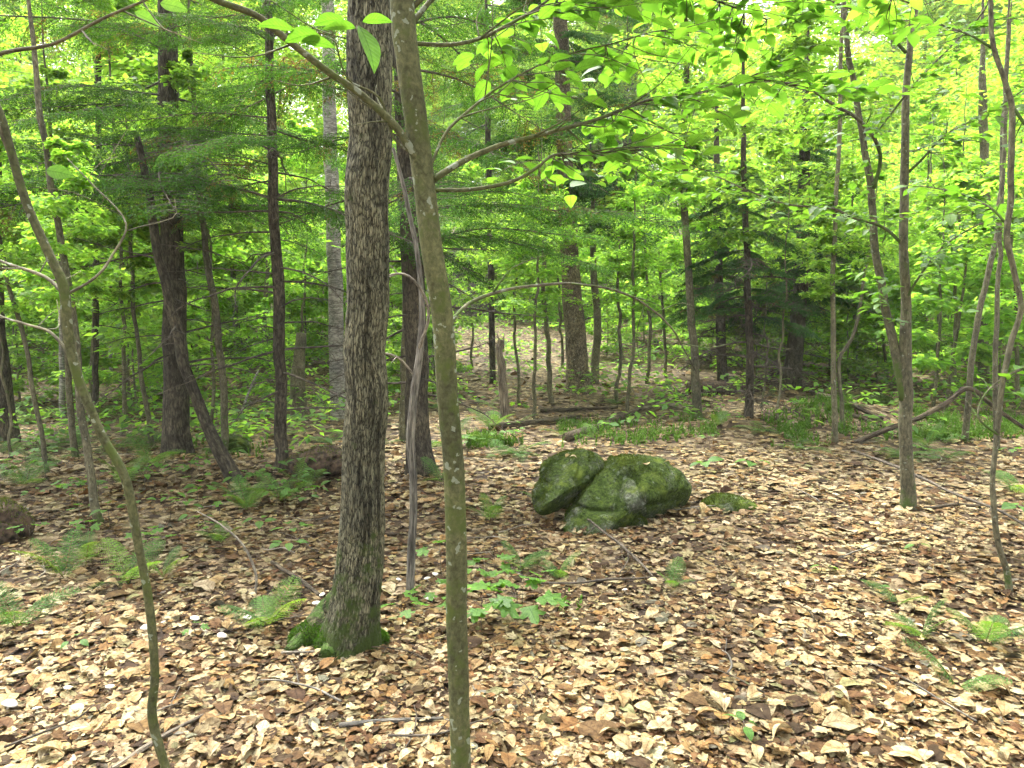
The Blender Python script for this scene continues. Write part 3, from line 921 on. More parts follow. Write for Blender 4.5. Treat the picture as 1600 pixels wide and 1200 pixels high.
B24.append(limb(t24, [(1414, 470), (1440, 430), (1480, 380), (1530, 350), (1590, 340)], [5, 3, 2], -.5, twigs=7))
t25 = trunk('striped_maple', 'snaking dark thin stem with several sharp kinks rooted in open litter', 'sapling',
            [(1577, 932), (1572, 895), (1559, 850), (1553, 780), (1552, 740), (1560, 680), (1568, 600), (1580, 540), (1593, 480), (1580, 420), (1570, 370), (1578, 300), (1583, 220), (1583, 165), (1565, 120), (1550, 70), (1548, 0)],
            [14, 12, 11, 10, 9, 9, 10, 10, 10, 10, 11, 11, 11, 10, 9, 9, 8], 'young', seg=18, per=8, ext=1.5, flare=(.2, .1, 3, 0, 0))
B25 = [limb(t25, [(1584, 170), (1610, 200), (1650, 180)], [7, 4], -.1, twigs=3),
       limb(t25, [(1572, 350), (1545, 320), (1500, 300), (1440, 290)], [5, 3, 2], .3, twigs=6),
       limb(t25, [(1550, 75), (1500, 50), (1440, 30), (1370, 40)], [5, 3, 2], .2, twigs=7),
       limb(t25, [(1560, 680), (1530, 650), (1545, 610), (1600, 570)], [5, 4, 2], .1, twigs=3)]
trunk('maple_sapling', 'curving slim stem beside the snapped arching pole', 'sapling', [(1507, 692), (1515, 600), (1528, 500), (1545, 420), (1560, 340), (1568, 200)], [11, 10, 8], 'young', ext=1.5)
trunk('maple_tree', 'mossy grey trunk standing behind the snapped arching pole', 'tree', [(1538, 607), (1535, 520), (1538, 420), (1540, 300), (1535, 150)], [20, 16, 14], 'sapling', ext=2)
trunk('maple_sapling', 'upright thin stem just behind the snaking kinked one', 'sapling', [(1558, 705), (1556, 560), (1562, 400), (1568, 250), (1572, 100)], [10, 8, 7], 'young', ext=1.5)
trunk('maple_sapling', 'slim forked-looking stem between forked tree and thin upright sapling', 'sapling', [(1318, 668), (1313, 600), (1313, 560), (1335, 520), (1350, 440), (1362, 360)], [7, 6, 5, 4], 'young', ext=.8)

# --- the thin poles of the middle distance
poles = [(812, 635, 806, 420, 5), (832, 655, 840, 440, 6), (861, 632, 848, 400, 9), (962, 628, 966, 430, 6), (982, 645, 990, 400, 6), (1012, 600, 1010, 430, 6), (1040, 590, 1030, 420, 5),
         (736, 575, 735, 480, 4), (930, 600, 926, 380, 14), (1190, 640, 1196, 500, 4), (1215, 665, 1224, 500, 5), (1460, 640, 1470, 420, 6), (1385, 600, 1380, 430, 5), (470, 640, 476, 430, 5),
         (330, 690, 328, 420, 6), (200, 640, 196, 430, 6), (20, 720, -4, 470, 6), (140, 640, 146, 400, 7), (560, 620, 560, 400, 8), (1490, 620, 1500, 330, 7), (1590, 640, 1580, 380, 9), (1250, 575, 1262, 330, 6),
         (880, 575, 872, 440, 5), (765, 560, 770, 430, 6), (1340, 590, 1333, 360, 7), (1440, 585, 1452, 330, 8)]
for i, (bu, bv, tu, tv, w) in enumerate(poles):
    m1 = ((bu + tu) / 2 + rng.uniform(-5, 5), (bv + tv) / 2)
    t = trunk('sapling_pole', ('thin' if w < 7 else 'thicker') + [' dark', ' mossy', ' grey-green'][i % 3] + ' sapling pole ' + ('on the fern slope' if bu < 600 else 'on the leafy slope past the snag' if bu < 870 else 'near the big brown spruce' if bu < 1060 else 'by the spruce thicket' if bu < 1300 else 'beyond the forked tree'), 'sapling', [(bu, bv), m1, (tu, tv)], [w, w * .85, w * .7], ['young', 'sapling', 'sapling'][i % 3], ext=2.2, seg=8, per=8, wob=.03, group='thin sapling stems in the middle distance', flare=(.2, .1, 3, 0, 0))
    TREES['pole%d' % i] = t

# ------------------------------------------------------------------ conifer boughs (shared meshes)
def make_bough(seed, L=2.0, dead=.06, dense=1.0, nsz=1.0, gcol=(.042, .10, .024)):
    r = np.random.default_rng(seed)
    wood, S, E, dd = MB(), [], [], []
    n = 26
    t = np.linspace(0, 1, n)
    ax = np.column_stack([t * L, .12 * np.sin(t * 3 + seed) * t, .10 * t - .42 * t ** 2.2 + .02 * np.sin(9 * t + seed)])
    tube(wood, ax[::3], np.interp(t[::3], [0, 1], [.013, .002]), 5, 3)
    for side in (-1, 1):
        for x in np.linspace(.12, .99, int(23 * dense)):
            x = np.clip(x + r.normal(0, .012), 0, 1)
            ll = .62 * (1 - x) ** .6 * min(1, x * 4) * r.uniform(.6, 1.15) + .1
            p = np.array([np.interp(x, t, ax[:, k]) for k in range(3)])
            a = side * r.uniform(.75, 1.1)
            dv = np.array([math.cos(a), math.sin(a), r.uniform(-.12, .08)])
            m = max(3, int(ll / .045))
            q = p.copy(); pts = [p.copy()]
            brown = r.random() < dead
            for k in range(m):
                dv2 = dv + np.array([0, 0, -.5 * (k / m) ** 1.5]) + r.normal(0, .05, 3)
                q2 = q + dv2 * ll / m
                S.append(q); E.append(q2); dd.append(brown)
                for s2 in (-1, 1):
                    l2 = r.uniform(.04, .16) * (1 - .6 * k / m)
                    ang = a + s2 * r.uniform(.7, 1.1)
                    d2 = np.array([math.cos(ang), math.sin(ang), dv2[2] - r.uniform(.05, .45)])
                    S.append(q2); E.append(q2 + d2 * l2 * .5); dd.append(brown)
                    S.append(q2 + d2 * l2 * .5); E.append(q2 + d2 * l2 + np.array([0, 0, -.2 * l2])); dd.append(brown)
                q = q2; pts.append(q2.copy())
            tube(wood, pts[::2] if len(pts) > 3 else pts, np.linspace(.004, .0012, len(pts[::2] if len(pts) > 3 else pts)), 3, 2)
    S, E, dd = np.array(S), np.array(E), np.array(dd)
    ln = np.linalg.norm(E - S, axis=1)
    cnt = np.maximum(1, (ln / .011).astype(int))
    idx = np.repeat(np.arange(len(S)), cnt)
    f = r.random(len(idx))[:, None]
    pos = S[idx] * (1 - f) + E[idx] * f
    D = (E - S)[idx]; yaw = np.arctan2(D[:, 1], D[:, 0]) + np.where(r.random(len(idx)) < .5, 1, -1) * r.uniform(.5, 1.2, len(idx))
    pit = D[:, 2] / (np.linalg.norm(D[:, :2], axis=1) + 1e-6) * .6 + r.normal(-.1, .3, len(idx))
    rot = eul(yaw, pit, r.normal(0, .5, len(idx)))
    TV = np.array([[0, 0, 0], [.5, .5, 0], [1, 0, 0], [.5, -.5, 0]]); TF = [np.array([[0, 3, 2, 1]])]
    s = np.column_stack([r.uniform(.015, .025, len(idx)), r.uniform(.0075, .0115, len(idx)), np.ones(len(idx))]) * nsz
    g = np.array(gcol) * r.uniform(.6, 1.5, (len(idx), 1)) * r.uniform(.9, 1.1, (len(idx), 3))
    br = np.array([.12, .085, .04]) * r.uniform(.6, 1.3, (len(idx), 1))
    col = np.where(dd[idx][:, None], br, g)
    nb = MB(); nb.inst(TV, TF, pos, rot, s, col)
    return wood.mesh('bough_wood', M['twig']), nb.mesh('bough_needles', M['needle'], smooth_shade=False)
BOUGH = [make_bough(40 + i, dead=[.02, .05, .02, .07, .03][i]) for i in range(5)]

SPRUCE = [make_bough(60 + i, 1.6, .05, nsz=1.7, gcol=(.036, .088, .03)) for i in range(3)]

def make_dead_branch(seed, twiggy=12, fat=1.0):
    r = np.random.default_rng(seed)
    b = MB()
    t = np.linspace(0, 1, 8)
    ax = np.column_stack([t, .1 * np.sin(3 * t + seed) * t, r.uniform(-.05, .2) * t - r.uniform(.1, .45) * t ** 2]) + r.normal(0, .012, (8, 3)) * t[:, None]
    C, rr = tube(b, ax, np.linspace(.011, .0018, 8) * fat, 5, 3)
    for k in range(twiggy):
        x = r.uniform(.15, .95); i = int(x * (len(C) - 1))
        a = r.choice([-1, 1]) * r.uniform(.6, 1.2)
        l = r.uniform(.08, .42) * (1.1 - x)
        d = np.array([math.cos(a), math.sin(a), r.uniform(-.3, .3)])
        p1 = C[i] + d * l * .5 + r.normal(0, .01, 3); p2 = C[i] + d * l + np.array([0, 0, -.25 * l]) + r.normal(0, .02, 3)
        tube(b, [C[i], p1, p2], np.array([.003, .002, .0009]) * fat, 3, 2)
        for q in range(2):
            e = p1 + (r.normal(0, 1, 3) * .5 + d) * l * .3
            tube(b, [p1, e], np.array([.0016, .0008]) * fat, 3, 1)
    return b.mesh('dead_branch', M['twig'])
DEADB = [make_dead_branch(80 + i) for i in range(7)]
DENSE = [make_dead_branch(180 + i, 40, 1.5) for i in range(4)]

def at_height(t, z):
    C = t['C']
    i = int(np.argmin(np.abs(C[:, 2] - z)))
    return C[i], t['r'][i]

def boughs(t, z0, z1, n, L=(.8, 1.4), az=None, pitch=(-.25, .15), protos=None):
    protos = protos or BOUGH
    for k in range(n):
        z = z0 + (z1 - z0) * (k + rng.random()) / n
        c, r = at_height(t, z)
        a = (2.4 * k + rng.uniform(-.5, .5)) if az is None else rng.uniform(*az)
        s = rng.uniform(*L) * (1.15 - .45 * (z - z0) / (z1 - z0 + .01))
        w, nd = protos[int(rng.integers(len(protos)))]
        e = Matrix(eul(a, rng.uniform(*pitch), rng.normal(0, .2)).tolist()).to_euler()
        o = obj('bough', w, t['root'], c - t['base'], e, s)
        obj('needles', nd, o, kind='stuff')

def dead_branches(t, z0, z1, n, L=(.6, 1.4), protos=DEADB, pitch=(-.3, .2)):
    for k in range(n):
        z = z0 + (z1 - z0) * (k + rng.random()) / n
        c, r = at_height(t, z)
        a = 2.4 * k + rng.uniform(-.6, .6)
        e = Matrix(eul(a, rng.uniform(*pitch), rng.normal(0, .5)).tolist()).to_euler()
        obj('dead_branch', protos[int(rng.integers(len(protos)))], t['root'], c - t['base'], e, rng.uniform(*L))

dead_branches(t5, .9, 3.2, 22, (.6, 1.5)); boughs(t5, 2.6, 5.4, 18, (.9, 1.4)); boughs(t5, 2.6, 4.6, 5, (.9, 1.2), az=(-2.9, -.3))
dead_branches(t6, .8, 3.2, 9, (.4, 1.0))
dead_branches(t7, .6, 3.2, 34, (.5, 1.3)); boughs(t7, 2.6, 5.0, 13, (.6, 1.05)); boughs(t7, 2.6, 4.2, 3, (.6, 1.0), az=(-2.9, -.3))
dead_branches(t4, .7, 2.7, 18, (.6, 1.5)); boughs(t4, 2.4, 5.4, 17, (.8, 1.4))
boughs(t4, 2.1, 2.7, 3, (.8, 1.0), az=(-.4, .5))
dead_branches(t18, 1.2, 4, 8, (.6, 1.2)); boughs(t18, 3.1, 8.0, 26, (.9, 1.5), protos=SPRUCE)
for i, t in enumerate(t22):
    dead_branches(t, .3, 2.4, [22, 30, 26][i], (.5, 1.15), DENSE, (-.25, .1))
    boughs(t, [1.5, 1.5, 1.7][i], [3.6, 4.6, 5.0][i], [20, 32, 34][i], [(.3, .6), (.45, .85), (.5, .95)][i], pitch=(-.4, .05), protos=SPRUCE)

t = trunk('hemlock_tree', 'slim hemlock with heavy dark boughs behind the arching lichened branch', 'tree', [(770, 600), (768, 480), (764, 300), (760, 100)], [10, 9, 8], 'darkcon', ext=3.0, seg=14)
dead_branches(t, 1.6, 3.4, 8)
boughs(t, 3.2, t['C'][-1, 2] - .3, 18, (.9, 1.5))
t = trunk('hemlock_tree', 'slim dark hemlock with hanging boughs rising among ferns beside the birch stubs', 'tree', [(150, 668), (149, 560), (150, 450), (152, 300), (155, 100)], [11, 10, 9, 9], 'darkcon', ext=3.0, seg=14)
dead_branches(t, 1.4, 2.7, 8)
boughs(t, 2.8, t['C'][-1, 2] - .3, 13, (.9, 1.4))

# ------------------------------------------------------------------ big living leaves of the front branches
def leaf_proto(col, seed, big=False):
    b = MB()
    v, f = fold_leaf(9, .29, .18 + .05 * seed, -.06 - .02 * seed, teeth=.012)
    b.inst(v, f, np.zeros((1, 3)), np.eye(3)[None], np.ones(1), np.array([col]))
    b.A['lv'] = [(0, v)]
    return b.mesh('leaf', M['leaf_hero'])
GREEN = [(.07, .155, .028), (.085, .18, .032), (.10, .20, .036), (.055, .125, .024)]
LEAFP = [leaf_proto(c, s) for c in GREEN for s in (0, 1)]

def leafy(t, branches, n_obj, n_stuff, size=(.07, .105), start=.25, reach=.42):
    """twigs off the branches carrying flat sprays of alternate leaves; the largest as objects, the rest one part"""
    tw = MB(); L = []
    target = n_obj + n_stuff
    guard = 0
    while len(L) < target and guard < 4000:
        guard += 1
        C, r, _ = branches[int(rng.integers(len(branches)))]
        i = int(rng.integers(max(1, int(len(C) * start)), len(C)))
        d = C[i] - C[i - 1]; d[2] *= .3; d /= np.linalg.norm(d) + 1e-9
        s = rng.choice([-1, 1])
        side = np.array([-d[1], d[0], 0]) * s
        h = d * rng.uniform(.3, .9) + side * rng.uniform(.5, 1) + np.array([0, 0, rng.uniform(-.35, .25)])
        h /= np.linalg.norm(h)
        ln = rng.uniform(.2, 1) * reach
        m = max(3, int(ln / .05))
        pts = [C[i]]
        for k in range(m):
            h = h + rng.normal(0, .10, 3) + np.array([0, 0, -.02]); h /= np.linalg.norm(h)
            pts.append(pts[-1] + h * ln / m)
        tube(tw, pts, np.linspace(.0024, .0009, len(pts)), 3, 2)
        yaw0 = math.atan2(h[1], h[0])
        for k in range(1, len(pts)):
            sgn = 1 if k % 2 else -1
            if k == len(pts) - 1: sgn = 0
            L.append((pts[k], yaw0 + sgn * rng.uniform(.6, 1.0), rng.normal(-.18, .22), rng.normal(0, .3), rng.uniform(*size) * (.75 if k < 2 else 1)))
    obj('twigs', tw.mesh('twigs', M['twig'], t['base']), t['root'], kind='stuff')
    L.sort(key=lambda q: -q[4] / (np.linalg.norm(q[0] - np.array([0, 0, CAM_H])) ** 1.0))
    crown = None
    rest = L[n_obj:]
    if rest:
        b = MB()
        b.inst(LEAF4[0], LEAF4[1], np.array([q[0] for q in rest]), eul([q[1] for q in rest], [q[2] for q in rest], [q[3] for q in rest]), np.array([q[4] for q in rest]),
               np.array(GREEN)[rng.integers(0, 4, len(rest))] * rng.uniform(.8, 1.25, (len(rest), 1)))
        crown = obj('crown', b.mesh('crown', M['leaf'], t['base']), t['root'], kind='stuff')
    for q in L[:n_obj]:
        e = Matrix(eul(q[1], q[2], q[3]).tolist()).to_euler()
        obj('leaf', LEAFP[int(rng.integers(len(LEAFP)))], t['root'], q[0] - t['base'], e, q[4])

leafy(t2, [B2[1], B2[2], B2[3], B2[4], B2[6], B2[7], B2[7], B2[6], B2[1]], 290, 620, (.065, .105), .45)
leafy(t24, B24, 290, 800, (.07, .11), reach=.6)
leafy(t25, B25, 120, 60, (.08, .12), reach=.5)
# the few very near leaves hanging by the two front trunks and over the left edge
for (u, v, Y, yaw, pit, rol, s) in [(560, 40, 1.75, -.2, -1.25, .4, .115), (540, 32, 1.75, 3.0, -.1, .3, .08), (566, 34, 1.75, .2, 0.05, -.3, .07), (556, 44, 1.75, 3.6, -.2, .2, .08), (500, 55, 1.9, 2.9, -.1, .4, .10), (460, 48, 1.9, 3.3, .05, .2, .09), (470, 64, 1.9, .3, -.1, -.3, .085)]:
    obj('leaf', LEAFP[6 + int(rng.integers(2))], t2['root'], P(u, v, Y) - t2['base'], Matrix(eul(yaw, pit, rol).tolist()).to_euler(), s)
for (u, v, yaw, s) in [(72, 266, .1, .085), (210, 20, 1.0, .085), (250, 5, .2, .08)]:
    obj('leaf', LEAFP[int(rng.integers(len(LEAFP)))], t8['root'], P(u, v, 2.3) - t8['base'], Matrix(eul(yaw, -.2, 1.35).tolist()).to_euler(), s)

# ------------------------------------------------------------------ background broadleaf trees (shared meshes)
def make_broadleaf(seed, H, zlow, spread, nleaf, lsize, r0, greens, nb):
    r = np.random.default_rng(seed)
    wood = MB()
    n = 7
    t = np.linspace(0, 1, n)
    ax = np.column_stack([.035 * H * np.sin(2.2 * t + seed) * t, .035 * H * np.cos(1.7 * t + seed) * t, H * t - .15])
    tube(wood, ax, r0 * (1 - .85 * t) + .004, 8, 5, .02, seed=seed, flare=(.4, .15, 4, 0, 0))
    pos, yaw, pit, rol = [], [], [], []
    per = nleaf // nb
    for k in range(nb):
        f = zlow / H + (1 - zlow / H) * ((k + r.random()) / nb) ** .9
        f = min(f, .985)
        p = np.array([np.interp(f, t, ax[:, q]) for q in range(3)])
        a = 2.4 * k + r.uniform(-.6, .6)
        prof = math.sin(math.pi * min(1, max(.12, (f - zlow / H) / (1 - zlow / H) * .86 + .16))) ** .6
        ln = spread * prof * r.uniform(.6, 1.15)
        rise = r.uniform(-.05, .45)
        q1 = p + np.array([math.cos(a), math.sin(a), rise]) * ln * .5
        q2 = q1 + np.array([math.cos(a + r.normal(0, .3)), math.sin(a + r.normal(0, .3)), rise * .3 - .1]) * ln * .5
        tube(wood, [p, q1, q2], [max(.004, r0 * .28 * (1 - f)), max(.003, r0 * .15), .002], 4, 3, .02, seed=k)
        # flat sprays spaced along the outer limb
        ns = max(2, int(3 + ln * 1.6))
        for s in range(ns):
            x = r.uniform(.25, 1.05)
            c = (p * (1 - x) + q2 * x) + r.normal(0, .12 * ln, 3) * np.array([1, 1, .45])
            m = max(4, per // ns)
            rad = ln * r.uniform(.16, .32)
            th = r.uniform(0, 6.28, m); rr = rad * np.sqrt(r.random(m))
            tiltx, tilty = r.normal(0, .16, 2)
            dx, dy = rr * np.cos(th), rr * np.sin(th)
            pos.append(np.column_stack([c[0] + dx, c[1] + dy, c[2] + dx * tiltx + dy * tilty + r.normal(0, .035, m) - .25 * rr ** 2 / max(rad, .05)]))
            yaw.append(th + r.normal(0, .7, m)); pit.append(r.normal(-.2, .3, m)); rol.append(r.normal(0, .35, m))
    pos = np.vstack(pos); yaw = np.concatenate(yaw); pit = np.concatenate(pit); rol = np.concatenate(rol)
    N = len(pos)
    g = np.array(greens)
    col = g[r.integers(0, len(g), N)] * r.uniform(.75, 1.3, (N, 1))
    b = MB()
    b.inst(QUAD[0], QUAD[1], pos, eul(yaw, pit, rol), lsize * r.uniform(.7, 1.25, N), col)
    return wood.mesh('trunk', M['young'] if seed % 2 else M['sapling']), b.mesh('crown', M['leaf_far'], smooth_shade=False)

YG = [(.12, .235, .045), (.145, .26, .05), (.175, .28, .055), (.095, .19, .04)]
YY2 = [(.19, .27, .05), (.23, .28, .055), (.15, .25, .05)]
LOW = [make_broadleaf(320 + i, [2.2, 2.8, 3.2][i], [.25, .3, .35][i], [.95, 1.1, 1.25][i], [2600, 3200, 3800][i], .10, .014, YG, [14, 17, 19][i]) for i in range(3)]
SAPL = [make_broadleaf(300 + i, [3.2, 4.4, 5.4, 3.8][i], [.7, .9, 1.1, .6][i], [1.0, 1.3, 1.5, 1.2][i], [3600, 4800, 6000, 4200][i], .11, .022, YG, [16, 20, 24, 18][i]) for i in range(4)]
UNDER = [make_broadleaf(330 + i, [7.5, 9, 10.5][i], [1.6, 2.2, 2.4][i], [2.4, 2.7, 3.0][i], [13000, 15000, 17000][i], .12, .06, YG + YY2[:1], [34, 40, 44][i]) for i in range(3)]
CANOPY = [make_broadleaf(360 + i, [17, 20, 22][i], [3.5, 5.0, 4.5][i], [4.5, 5.0, 5.2][i], [26000, 30000, 32000][i], .19, .15, YG + YY2, [60, 66, 72][i]) for i in range(3)]

def zone(u):
    for lim, ph in ((230, 'among the pale birch stubs'), (520, 'behind the dark hemlocks'), (690, 'behind the two front trunks'), (900, 'up the open slope beyond the snag'), (1100, 'behind the big brown spruce'),
                    (1300, 'behind the twiggy spruce thicket'), (1480, 'behind the forked tree'), (9999, 'behind the kinked stem')):
        if u < lim: return ph

def plant_tree(protos, name, label, cat, group, x, y, s):
    w, c = protos[int(rng.integers(len(protos)))]
    root = thing(name, label, cat, gp(x, y), group)
    root.rotation_euler = (rng.normal(0, .03), rng.normal(0, .03), rng.uniform(0, 6.28))
    root.scale = (s, s, s)
    obj('trunk', w, root)
    obj('crown', c, root, kind='stuff')

def add_crown(t, z, s):
    c, r = at_height(t, float(t['base'][2]) + z)
    w, cr = SAPL[int(rng.integers(4))]
    obj('crown', cr, t['root'], c - t['base'] - np.array([0, 0, .9 * s]), (0, 0, rng.uniform(0, 6.28)), s, kind='stuff')
for i in range(len(poles)):
    if i % 3 != 2: add_crown(TREES['pole%d' % i], rng.uniform(1.5, 2.6), rng.uniform(.6, .95))
for t, z, s in ((t21, 2.4, .7), (t23, 1.9, .5), (t12, 2.3, .6), (t13, 1.9, .55), (t10, 2.0, .5), (t11, 1.7, .5), (t9, 1.9, .5), (t21, 3.4, .8)):
    add_crown(t, z, s)

def uv_of(x, y):
    return 800 + F_PX * x / (y * CP)

def spots(n, y0, y1, mind, ok, wide=.82):
    out = []
    tries = 0
    while len(out) < n and tries < n * 60:
        tries += 1
        y = math.sqrt(rng.uniform(y0 * y0, y1 * y1)); x = rng.uniform(-1, 1) * (wide * y + 1)
        if ok(x, y) and all((x - a) ** 2 + (y - b) ** 2 > mind * mind for a, b in out): out.append((x, y))
    return out

def ok_sap(x, y):
    u = uv_of(x, y)
    if 690 < u < 905: return y > 27
    if 905 <= u < 1060: return y > 17
    if u > 1060: return y > (18 if u < 1330 else 9.5)
    return y > (11.5 if u > 230 else 9.5)
for x, y in spots(125, 9.5, 36, .9, ok_sap):
    s_ = rng.uniform(.7, 1.25)
    plant_tree(SAPL, 'broadleaf_sapling', ('tall ' if s_ > 1 else 'short ') + ('slender bright green sapling ' if y < 18 else 'leafy far-off sapling ') + zone(uv_of(x, y)), 'sapling', 'leafy understorey saplings', x, y, s_)
def ok_low(x, y):
    u = uv_of(x, y)
    if 680 < u < 905: return y > 24
    if 905 <= u < 1090: return y > 15
    if 1090 <= u < 1330: return y > 16
    return y > (12 if u > 230 else 10)
for x, y in spots(120, 10, 32, .8, ok_low):
    s_ = rng.uniform(.7, 1.2)
    plant_tree(LOW, 'broadleaf_sapling', ('knee-high bushy ' if s_ < .95 else 'low bushy ') + ('bright sapling ' if y < 18 else 'distant bright sapling ') + zone(uv_of(x, y)), 'sapling', 'low bushy saplings', x, y, s_)
def ok_und(x, y):
    u = uv_of(x, y)
    return y > (31 if 560 < u < 1060 else 15)
for x, y in spots(54, 15, 50, 2.4, ok_und):
    plant_tree(UNDER, 'broadleaf_tree', 'broadleaf tree with layered leaf sprays ' + ('' if y < 30 else 'far back ') + zone(uv_of(x, y)), 'tree', 'understorey broadleaf trees', x, y, rng.uniform(.8, 1.25))
for x, y in spots(54, 40, 68, 3.4, lambda x, y: True, .85):
    plant_tree(CANOPY, 'canopy_tree', 'tall yellow-green tree at the back of the forest ' + zone(uv_of(x, y)), 'tree', 'tall trees closing the forest behind', x, y, rng.uniform(.85, 1.25))

# ------------------------------------------------------------------ low green growth on the slopes
def undergrowth(N):
    y = np.sqrt(rng.uniform(8.3 ** 2, 32 ** 2, N)); x = rng.uniform(-1, 1, N) * (y * .8)
    u = uv_of(x, y)
    d = .5 + .5 * vnoise(np.column_stack([x * .5, y * .5, x * 0]), 50) * 1.4
    pr = np.where(u < 560, 1.0, np.where(u < 690, .6, np.where(u < 900, .26, np.where(u < 1060, .5, .75))))
    pr = np.where((y < 11.5) & (u > 600), pr * .15, pr)
    k = rng.random(N) < pr * np.clip(d, .05, 1)
    return x[k], y[k]
x, y = undergrowth(9000)
mb = MB()
n = len(x)
m = rng.integers(6, 16, n)
ix = np.repeat(np.arange(n), m)
hh = rng.uniform(.12, .5, n)
th = rng.uniform(0, 6.28, len(ix)); rr = rng.uniform(.03, .22, len(ix)) * (1 + hh[ix])
pos = np.column_stack([x[ix] + rr * np.cos(th), y[ix] + rr * np.sin(th), ground_h(x, y)[ix] + hh[ix] * rng.uniform(.6, 1.05, len(ix))])
g = np.array([(.08, .17, .03), (.10, .20, .035), (.13, .22, .04), (.075, .16, .05)])
mb.inst(QUAD[0], QUAD[1], pos, eul(th + rng.normal(0, .4, len(ix)), rng.normal(-.15, .25, len(ix)), rng.normal(0, .3, len(ix))), rng.uniform(.07, .13, len(ix)) * (1 + .02 * y[ix]), g[rng.integers(0, 4, len(ix))] * rng.uniform(.75, 1.25, (len(ix), 1)))
obj('undergrowth', mb.mesh('undergrowth', M['leaf_far'], smooth_shade=False), kind='stuff')

# clubmoss: upright bottlebrush shoots in a band across the floor
def spikes(xs, ys, hs, col, name, mat='moss'):
    b = MB()
    n = len(xs)
    base = np.column_stack([xs, ys, ground_h(xs, ys) - .005])
    k = 9
    ix = np.repeat(np.arange(n), k)
    f = np.tile(np.linspace(.05, 1, k), n)
    lean = rng.normal(0, .12, (n, 2))
    p = base[ix] + np.column_stack([lean[ix] * (hs[ix] * f)[:, None], hs[ix] * f])
    yaw = rng.uniform(0, 6.28, len(ix))
    TV = np.array([[0, 0, 0], [.5, .3, .2], [1, 0, .55], [.5, -.3, .2]])
    b.inst(TV, [np.array([[0, 3, 2, 1]])], p, eul(yaw, rng.uniform(.2, .7, len(ix)), 0 * yaw), (.036 * (1.15 - .5 * f)), np.array(col) * rng.uniform(.65, 1.35, (len(ix), 1)))
    return obj(name, b.mesh(name, M[mat], smooth_shade=False), kind='stuff')
pu, pv = [], []
for (u0, u1, v0, v1, n) in [(730, 880, 686, 702, 560), (870, 1060, 664, 692, 420), (1060, 1330, 655, 690, 800), (1250, 1600, 652, 676, 1100), (1380, 1600, 672, 690, 330), (1120, 1300, 676, 700, 110), (900, 1010, 690, 698, 60), (860, 1000, 950, 1000, 16), (1110, 1140, 1040, 1060, 5), (280, 420, 690, 720, 60)]:
    pu += list(rng.uniform(u0, u1, n)); pv += list(rng.uniform(v0, v1, n))
gpts = []
for u, v in zip(pu, pv):
    d = ray(u, v); tt = CAM_H / -d[2] if d[2] < 0 else 40
    for _ in range(4):
        tt = (CAM_H - float(ground_h(d[0] * tt, d[1] * tt))) / -d[2]
    gpts.append((d[0] * tt, d[1] * tt))
gpts = np.array(gpts)
keep = (gpts[:, 1] > 1) & (gpts[:, 1] < 14) & (vnoise(np.column_stack([gpts * 2.2, gpts[:, :1] * 0]), 61) > -.12)
gpts = gpts[keep]
spikes(gpts[:, 0], gpts[:, 1], rng.uniform(.07, .16, len(gpts)), (.075, .15, .028), 'clubmoss')

# ------------------------------------------------------------------ boulders
def ico(n):
    import bmesh
    bm = bmesh.new(); bmesh.ops.create_icosphere(bm, subdivisions=n, radius=1.0)
    V = np.array([v.co[:] for v in bm.verts]); F = np.array([[v.index for v in f.verts] for f in bm.faces]); bm.free()
    return V, F
IV, IF = ico(6)
def boulder_mesh(name, ells, seed, rough=.05, base=(0, 0, 0), planes=(), k=26.0):
    """star-shaped smooth union of ellipsoids (centre, radii, yaw, pitch), chipped by planes and roughened"""
    D = IV
    best = []
    for c, rad, yaw, pit in ells:
        Rm = eul(yaw, pit, 0.0)
        d = D @ Rm / np.array(rad); o = (-np.array(c)) @ Rm / np.array(rad)
        A = (d * d).sum(1); B = (d * o).sum(1); Cc = o @ o - 1
        disc = B * B - A * Cc
        best.append(np.where(disc > 0, (-B + np.sqrt(np.maximum(disc, 0))) / A, 0))
    best = np.array(best)
    r = np.log(np.exp(k * best).sum(0)) / k - math.log(1) / k
    V = D * r[:, None]
    for nrm, off in planes:
        nrm = np.array(nrm, float); nrm /= np.linalg.norm(nrm)
        e = V @ nrm - off
        V = V - nrm * (np.maximum(e, 0) * .85)[:, None]
    nn = fbm(V * 4 + seed, seed, 4) + .35 * np.abs(fbm(V * 13 + seed, seed + 2, 3))
    crack = np.abs(vnoise(V * 3.1 + seed * 2, seed + 5))
    V = V * (1 + rough * nn - .14 * np.exp(-(crack / .045) ** 2))[:, None]
    b = MB(); b.add(V, [IF])
    return b, V

